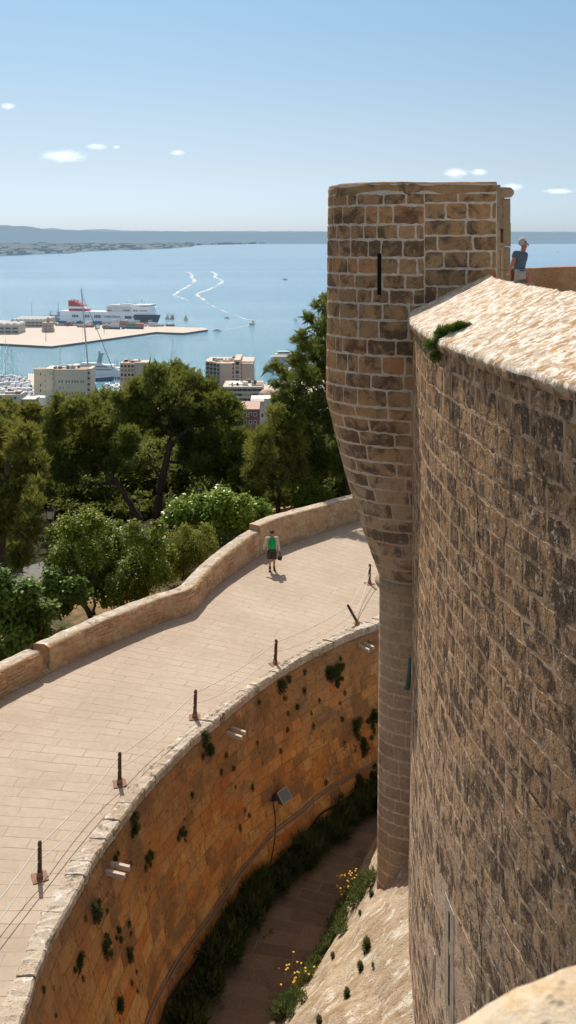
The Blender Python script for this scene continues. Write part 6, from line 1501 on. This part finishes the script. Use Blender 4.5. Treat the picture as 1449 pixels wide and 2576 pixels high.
m = MB(); slab_(m, 172, 302, 8.85, 9.15, 4.9); slab_(m, 184, 290, 11.45, 11.75, 4.3); m.build('deck', M_bwhite, root, local=True)
m = MB(); slab_(m, 244, 256, 13.2, 21, 1.6, 2.2, -1.0); m.box((yx(256), 0, 21.5), (5, 3, 1.0)); m.lathe((yx(250), 0, 22), [(.3, 0), (1.1, .6), (1.1, 1.4), (.3, 2)], 8); m.build('radar_mast', M_grey, root, local=True)
# pier with yachts on the right, partly behind the tall pine
py_ = [son(662, 926, QUAY), son(700, 936, QUAY), son(800, 936, QUAY), son(800, 918, QUAY), son(690, 914, QUAY)]
m = MB(); n = 5; m.add([tuple(p_) for p_ in py_], [list(range(n))[::-1], list(range(n))]); m.cur = 1; m.add([(p_.x, p_.y, SEA - 2) for p_ in py_] + [(p_.x, p_.y, p_.z - .02) for p_ in py_], [[i, (i + 1) % n, n + (i + 1) % n, n + i] for i in range(n)])
tag(m.build('pier', [M_quay, M_quay_edge]), kind='structure')
q_ = son(752, 913, QUAY); w_ = 130 / F * q_.y; root = empty('yacht_shed', q_); tag(root, 'long beige shed on the pier right of the tower block', 'shed'); h_ = 14 / F * q_.y
MB().box((0, 8, h_ / 2), (w_, 16, h_)).build('wall', M_ware, root, local=True); MB().box((0, 8, h_ + .3), (w_ + 1, 17, .6)).build('roof', C_('shed_roof', (.42, .33, .25)), root, local=True)
q_ = son(724, 906); root = empty('motor_yacht', q_, .0); tag(root, 'white motor yacht lying behind the beige shed on the pier', 'motor yacht')
m = MB(); hullmesh(m, 34, 8, 4); m.build('hull', M_bwhite, root, local=True); m = MB(); m.box((-3, 0, 5.4), (20, 6.5, 2.6)); m.box((-4, 0, 8), (13, 5.5, 2.2)); m.build('superstructure', M_bwhite, root, local=True)
m = MB(); m.box((-3, 0, 5.6), (18, 6.7, 1)); m.box((-4, 0, 8.2), (11.5, 5.7, .9)); m.build('window', M_bdark, root, local=True)
for px, py, r_, s_, lab in [(716, 942, .3, 1.6, 'white boat moored at the near side of the right pier, left one'), (736, 940, .2, 1.5, 'white boat moored at the near side of the right pier, right one')]: put('m', px, py, r_, s_, lab, None)

# ------------------------------------------------------------------ town buildings
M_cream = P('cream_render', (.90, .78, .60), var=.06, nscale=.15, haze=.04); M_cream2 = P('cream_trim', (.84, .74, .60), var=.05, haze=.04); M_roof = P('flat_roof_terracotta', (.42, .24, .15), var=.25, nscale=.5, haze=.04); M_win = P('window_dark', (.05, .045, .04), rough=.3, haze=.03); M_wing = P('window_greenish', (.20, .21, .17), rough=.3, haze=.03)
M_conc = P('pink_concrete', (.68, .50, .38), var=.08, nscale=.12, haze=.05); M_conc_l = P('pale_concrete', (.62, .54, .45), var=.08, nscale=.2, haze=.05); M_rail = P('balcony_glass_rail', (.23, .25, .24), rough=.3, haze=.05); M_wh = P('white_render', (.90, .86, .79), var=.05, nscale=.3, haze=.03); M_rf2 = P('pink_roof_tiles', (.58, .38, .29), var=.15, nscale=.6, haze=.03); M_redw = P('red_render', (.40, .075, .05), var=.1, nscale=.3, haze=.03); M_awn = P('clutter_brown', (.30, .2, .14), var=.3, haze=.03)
def wx_(px, Y): return (px - CX0) * Y / F
def wz(py, Y): return CAMZ - (py - HY) * Y / F
def block(name, px0, px1, Y, pyt, zb, depth, mat, root):
    x0, x1 = wx_(px0, Y), wx_(px1, Y); z1 = wz(pyt, Y); return MB().box(((x0 + x1) / 2, Y + depth / 2, (zb + z1) / 2), (x1 - x0, depth, z1 - zb)).build(name, mat, root)
def win(px, py, w_, h_, Y, mat, root, name='window', frame=None, proud=.06):
    K = Y / F; o = MB().box((wx_(px, Y), Y - proud / 2 + .02, wz(py, Y)), (w_ * K, proud, h_ * K)).build(name, mat, root)
    if frame: 
        m = MB(); c = (wx_(px, Y), Y - proud, wz(py, Y)); a, b = w_ * K / 2, h_ * K / 2
        for dx, dz, ww, hh in ((0, b + .12, 2 * a + .5, .24), (0, -b - .12, 2 * a + .5, .24), (-a - .12, 0, .24, 2 * b), (a + .12, 0, .24, 2 * b)): m.box((c[0] + dx, c[1], c[2] + dz), (ww, .14, hh))
        m.build('frame', frame, o)
    return o
def rooftop(root, px0, px1, Y, pyt, depth, n, seed, mat=None):
    rr = random.Random(seed)
    for i in range(n):
        x = wx_(rr.uniform(px0 + 2, px1 - 2), Y); h_ = rr.uniform(.8, 2.4); MB().box((x, Y + rr.uniform(2, depth - 2), wz(pyt, Y) + h_ / 2 + .02), (rr.uniform(.8, 3.2), rr.uniform(.8, 2.5), h_)).build('roof_unit', rr.choice([M_awn, M_conc_l, M_win, M_wh]) if mat is None else mat, root)
ZB = SEA + 2
Yb = 600; bld = empty('apartment_building', (wx_(180, Yb), Yb, ZB)); tag(bld, 'cream block with rows of small windows and a flat roof by the marina', 'building')
block('wall', 133, 219, Yb, 931, ZB, 15, M_cream, bld); block('pavilion', 111, 133.2, Yb - 2, 929, ZB, 17, M_cream, bld); block('wing', 85.5, 111.2, Yb + 5, 930, ZB, 12, M_cream, bld); block('stair_tower', 218.6, 228, Yb + .5, 929, ZB, 15, M_cream2, bld)
for px0, px1, Y_, py in [(132, 220, Yb - .5, 930.5), (110, 134.5, Yb - 2.6, 928.6), (84, 112, Yb + 4.4, 929.6), (218, 229, Yb - .1, 928.6)]: block('cornice', px0, px1, Y_, py - 1.3, wz(py + 1, Y_), 1.2 if Y_ != 1 else 1, M_cream2, bld)
block('string_course', 133, 219, Yb - .25, 967, wz(968, Yb), .3, M_cream2, bld); block('string_course', 86, 110, Yb + 4.8, 962, wz(963, Yb), .3, M_cream2, bld); block('string_course', 111.4, 133, Yb - 2.25, 967, wz(968.2, Yb), .3, M_cream2, bld)
x0, x1 = wx_(134, Yb), wx_(218, Yb); MB().box(((x0 + x1) / 2, Yb + 7.6, wz(930.8, Yb) + .05), (x1 - x0, 13, .2)).build('roof', M_roof, bld)
x0, x1 = wx_(87, Yb + 5), wx_(128, Yb + 5); MB().box(((x0 + x1) / 2, Yb + 10, wz(929.4, Yb + 5) + .05), (x1 - x0, 9, .2)).build('roof', M_roof, bld)
rooftop(bld, 128, 200, Yb, 930.5, 13, 16, 3)
wxs = [149, 156, 167, 173.5, 182, 189, 195.5, 204, 210]
for x in wxs: win(x, 960, 3.4, 6.2, Yb, M_wing, bld); win(x, 944, 3.4, 5.6, Yb, M_cream2, bld)
for x in (151, 158): win(x, 976, 2.6, 4, Yb, M_wing, bld)
for x in (168, 174, 183, 190, 197, 205, 211): win(x, 975.5, 3, 3.4, Yb, M_cream2, bld)
for x, d_ in ((148, 0), (157, 0), (168, 0), (183, 0), (190, 1), (197, 0), (205, 1), (212, 0)): win(x, 989, 3.2, 6, Yb, M_win if d_ else M_wing, bld)
for y in (941, 969, 983, 997): win(102, y, 3.2, 6.2, Yb + 5, M_win, bld)
for y in (944, 958, 972, 986): win(112.5 + 2, y, 1.6, 5.5, Yb - 2, M_wing, bld); win(128, y + 2, 2.6, 5, Yb - 2, M_cream2, bld)
for y in (939, 952, 967, 981, 995): win(223, y, 5.5, 6, Yb + .5, M_win, bld); block('balcony', 219, 228, Yb - .4, y + 3, wz(y + 4.6, Yb), .9, M_cream2, bld)
for x, y in ((126, 940), (133.6, 940), (133.6, 953), (133.6, 968), (134, 983)): win(x if x < 130 else 131.6, y, 2.2, 4.5, Yb - 2, M_wing, bld)
# low house and wall at its foot
q_ = empty('low_house', (wx_(95, 585), 585, ZB)); tag(q_, 'small white annex at the foot of the cream block, above the trees', 'building'); block('wall', 82, 116, 585, 1000, ZB, 8, M_wh, q_); win(92, 1005, 10, 5, 585, M_win, q_)
# tower block
Yt = 548; tb_ = empty('tower_block', (wx_(578, Yt), Yt, ZB)); tag(tb_, 'tall pinkish concrete tower block with stepped balconies on its left corner', 'building')
block('wall', 552, 589, Yt, 914, ZB, 26, M_conc, tb_); block('wall', 604, 637, Yt + 3, 914, ZB, 23, M_conc, tb_); block('stair_shaft', 588.8, 604.2, Yt - 1, 905.5, ZB, 26, M_conc, tb_)
for i in range(4):
    x0 = 517 + i * 9; block('balcony_stack', x0, x0 + 9.05, Yt + 9 - i * 2.6, 908.5 + i * 1.5, ZB, 14, M_conc, tb_)
    for k in range(6): 
        yv = 914 + i * 1.2 + k * 10.5
        if True: block('balcony', x0 + 2.2, x0 + 9.6, Yt + 7.6 - i * 2.6, yv + 4.2, wz(yv + 10.2, Yt), 1.5, M_rail, tb_); win(x0 + 5.6, yv + 1.2, 6.6, 4.6, Yt + 8.9 - i * 2.6, M_win, tb_)
for k in range(6): win(597, 914 + k * 11, 9, 8.6, Yt - 1, M_rail if k % 2 else M_win, tb_, 'stair_glazing'); win(586.5, 916 + k * 10.5, 3, 6, Yt, M_win, tb_); win(607.5, 918 + k * 10.5, 1.6, 6, Yt + 3, M_win, tb_)
for k in range(5): win(577, 920 + k * 11.5, 5, 2.4, Yt, M_conc_l, tb_); win(617, 918 + k * 11.5, 4, 3.2, Yt + 3, M_conc_l, tb_)
block('corner_pilaster', 627, 637.5, Yt + 2.4, 914.5, ZB, 1, M_conc_l, tb_)
x0, x1 = wx_(518, Yt), wx_(637, Yt); MB().box(((x0 + x1) / 2, Yt + 17, wz(914, Yt) + .12), (x1 - x0, 21, .2)).build('roof', M_conc_l, tb_)
rooftop(tb_, 530, 600, Yt + 4, 913, 16, 13, 8)
# office block in front
Yo = 515; ob = empty('office_block', (wx_(615, Yo), Yo, ZB)); tag(ob, 'low office block with long window bands below the tower block', 'building')
block('wall', 560, 661, Yo, 973, ZB - 4, 22, M_conc_l, ob)
for k in range(5):
    for i in range(8): win(566.5 + i * 12.3, 981 + k * 12, 11.6, 6.2, Yo, P('curtain_yellow', (.55, .36, .12), haze=.03) if (k, i) in ((1, 4), (1, 5)) else M_win, ob, proud=.12)
rooftop(ob, 570, 655, Yo, 972.5, 20, 9, 5); block('penthouse', 575, 622, Yo + 6, 966, wz(974, Yo), 10, M_wh, ob); block('penthouse', 640, 660, Yo + 3, 969, wz(974, Yo), 12, M_awn, ob)
# white and red houses
Yw = 445; o = empty('white_house', (wx_(655, Yw), Yw, wz(1060, Yw))); tag(o, 'white house with flat pink roof terrace behind the red house', 'building')
block('wall', 630, 688, Yw + 6, 1007, wz(1075, Yw), 14, M_wh, o); block('tower', 664, 692, Yw + 1, 1003, wz(1075, Yw), 10, M_wh, o); block('roof_terrace', 633, 664, Yw + 3, 1011, wz(1013, Yw), 12, M_rf2, o); win(672, 1026, 4, 8, Yw + 1, M_win, o); win(682, 1026, 4, 8, Yw + 1, M_win, o); win(660, 1045, 5, 8, Yw + 6, M_win, o); win(642, 1022, 5, 6, Yw + 6, M_win, o)
block('chimney', 646, 650, Yw + 9, 1002, wz(1008, Yw), 1.5, M_wh, o); block('parapet', 630, 664, Yw + 5.5, 1005, wz(1008, Yw), .6, M_wh, o)
o = empty('white_house', (wx_(675, 470), 470, wz(1040, 470))); tag(o, 'pale house with domed roof partly hidden by the olive pine branches', 'building'); block('wall', 655, 715, 470, 998, wz(1060, 470), 14, M_wh, o); m = MB(); m.lathe((wx_(672, 474), 476, wz(999, 470)), [(4.5, 0), (4, 1.6), (2.4, 2.8), (.2, 3.3)], 16); m.build('dome', M_rf2, o); win(668, 1006, 6, 5, 470, M_win, o); win(690, 1006, 6, 5, 470, M_win, o)
Yr = 415; o = empty('red_house', (wx_(630, Yr), Yr, wz(1075, Yr))); tag(o, 'small red house with white framed windows and a pink tiled roof', 'building')
block('wall', 606, 652, Yr, 1030, wz(1085, Yr), 10, M_redw, o)
x0, x1 = wx_(604, Yr), wx_(653, Yr); z0 = wz(1030, Yr); m = MB(); m.add([(x0, Yr - .5, z0 - .1), (x1, Yr - .5, z0 - .1), (x1, Yr + 10.5, z0 + 1.5), (x0, Yr + 10.5, z0 + 1.5), (x0, Yr - .5, z0 + .25), (x1, Yr - .5, z0 + .25), (x1, Yr + 10.5, z0 + 1.85), (x0, Yr + 10.5, z0 + 1.85)], [[0, 3, 2, 1], [4, 5, 6, 7], [0, 1, 5, 4], [1, 2, 6, 5], [2, 3, 7, 6], [3, 0, 4, 7]]); m.build('roof', M_rf2, o)
for x in (617, 630, 642): win(x, 1042, 5.2, 8, Yr, M_win, o, frame=M_wh); win(x, 1062, 5.2, 8, Yr, M_win, o, frame=M_wh)
m = MB(); m.box((wx_(630, Yr), Yr - .4, wz(1048.5, Yr)), (9 * Yr / F, .8, 1.0)); m.build('balcony', M_win, o)
# balcony building left behind the umbrella pine
Yk = 640; o = empty('balcony_building', (wx_(330, Yk), Yk, ZB)); tag(o, 'pinkish building with stepped balconies partly behind the umbrella pine', 'building')
for i in range(4):
    x0 = 302 + i * 9; block('wall', x0, x0 + 9.05, Yk + 6 - i * 1.5, 913 + (i % 2) * 1.5, ZB, 16, M_conc, o)
    for k in range(4): win(x0 + 4.5, 921 + k * 11, 5.5, 6, Yk + 6 - i * 1.5, M_rail if k % 2 else M_win, o); block('balcony', x0 + .5, x0 + 8.5, Yk + 4.6 - i * 1.5, 925 + k * 11, wz(929 + k * 11, Yk), 1.4, M_conc_l, o)
block('wall', 338, 372, Yk + 2, 912, ZB, 14, M_conc_l, o); block('roof_house', 326, 352, Yk + 6, 907, wz(914, Yk), 8, M_conc, o); rooftop(o, 304, 350, Yk + 2, 913, 10, 7, 11)
# low marina buildings and the jetty
o = empty('marina_building', (wx_(25, 560), 560, ZB)); tag(o, 'low white marina building with flat roofs at the left edge', 'building'); block('wall', -20, 50, 560, 993, ZB, 12, M_wh, o); block('upper_floor', 12, 48, 562, 986, wz(994, 560), 8, M_conc_l, o); [win(x, 1001, 6, 5, 560, M_win, o) for x in (2, 14, 26, 38)]; rooftop(o, -10, 48, 560, 993, 10, 6, 21)
o = empty('marina_building', (wx_(70, 545), 545, ZB)); tag(o, 'green roofed shed right of the low marina building', 'building'); block('wall', 56, 88, 545, 1006, ZB, 8, P('green_shed', (.12, .3, .24)), o); block('roof', 55, 89, 544, 1004, wz(1006, 545), 10, M_lgrey, o)
jp = [son(70, 940, SEA + 1.2), son(88, 940, SEA + 1.2), son(92, 1010, SEA + 1.2), son(78, 1010, SEA + 1.2)]
m = MB(); m.hexa([(p_.x, p_.y, SEA - 2) for p_ in jp][::-1], [tuple(p_) for p_ in jp][::-1]); tag(m.build('jetty', M_quay), kind='structure')
# shore strip under the town and a few houses in the trees
m = MB(); s0 = [son(-260, 1004, SEA + 1.6), son(60, 1003, SEA + 1.6), son(100, 995, SEA + 1.6), son(230, 990, SEA + 1.6), son(330, 975, SEA + 1.6), son(420, 960, SEA + 1.6), son(520, 970, SEA + 1.6), son(660, 968, SEA + 1.6), son(730, 950, SEA + 1.6), son(1000, 950, SEA + 1.6)]
bk = [(p_.x * .4 if abs(p_.x) > 900 else p_.x * .7, 500) for p_ in s0[::-1]]
m.prism([(p_.x, p_.y) for p_ in s0] + bk, SEA - 2, SEA + 1.6); tag(m.build('shore', M_quay), kind='structure')
for i, (px, py, Y_, w_, lab) in enumerate([(365, 1068, 330, 24, 'white house glimpsed through the gap left of the umbrella pine trunk'), (345, 1072, 338, 14, 'pink house glimpsed between the leaning pine and the umbrella pine'), (545, 1012, 470, 30, 'ochre house hidden behind the right side of the umbrella pine'), (415, 1062, 325, 22, 'pale house glimpsed behind the umbrella pine trunk')]):
    o = empty('white_house', (wx_(px, Y_), Y_, wz(py + 30, Y_))); tag(o, lab, 'building'); block('wall', px - w_ / 2, px + w_ / 2, Y_, py, wz(py + 40, Y_), 10, M_wh if i % 2 == 0 else M_rf2, o); block('roof', px - w_ / 2 - 1, px + w_ / 2 + 1, Y_ - .5, py - 3, wz(py, Y_), 11, M_rf2, o); [win(px + dx, py + 9, 3, 5, Y_, M_win, o) for dx in (-6, 0, 6)]
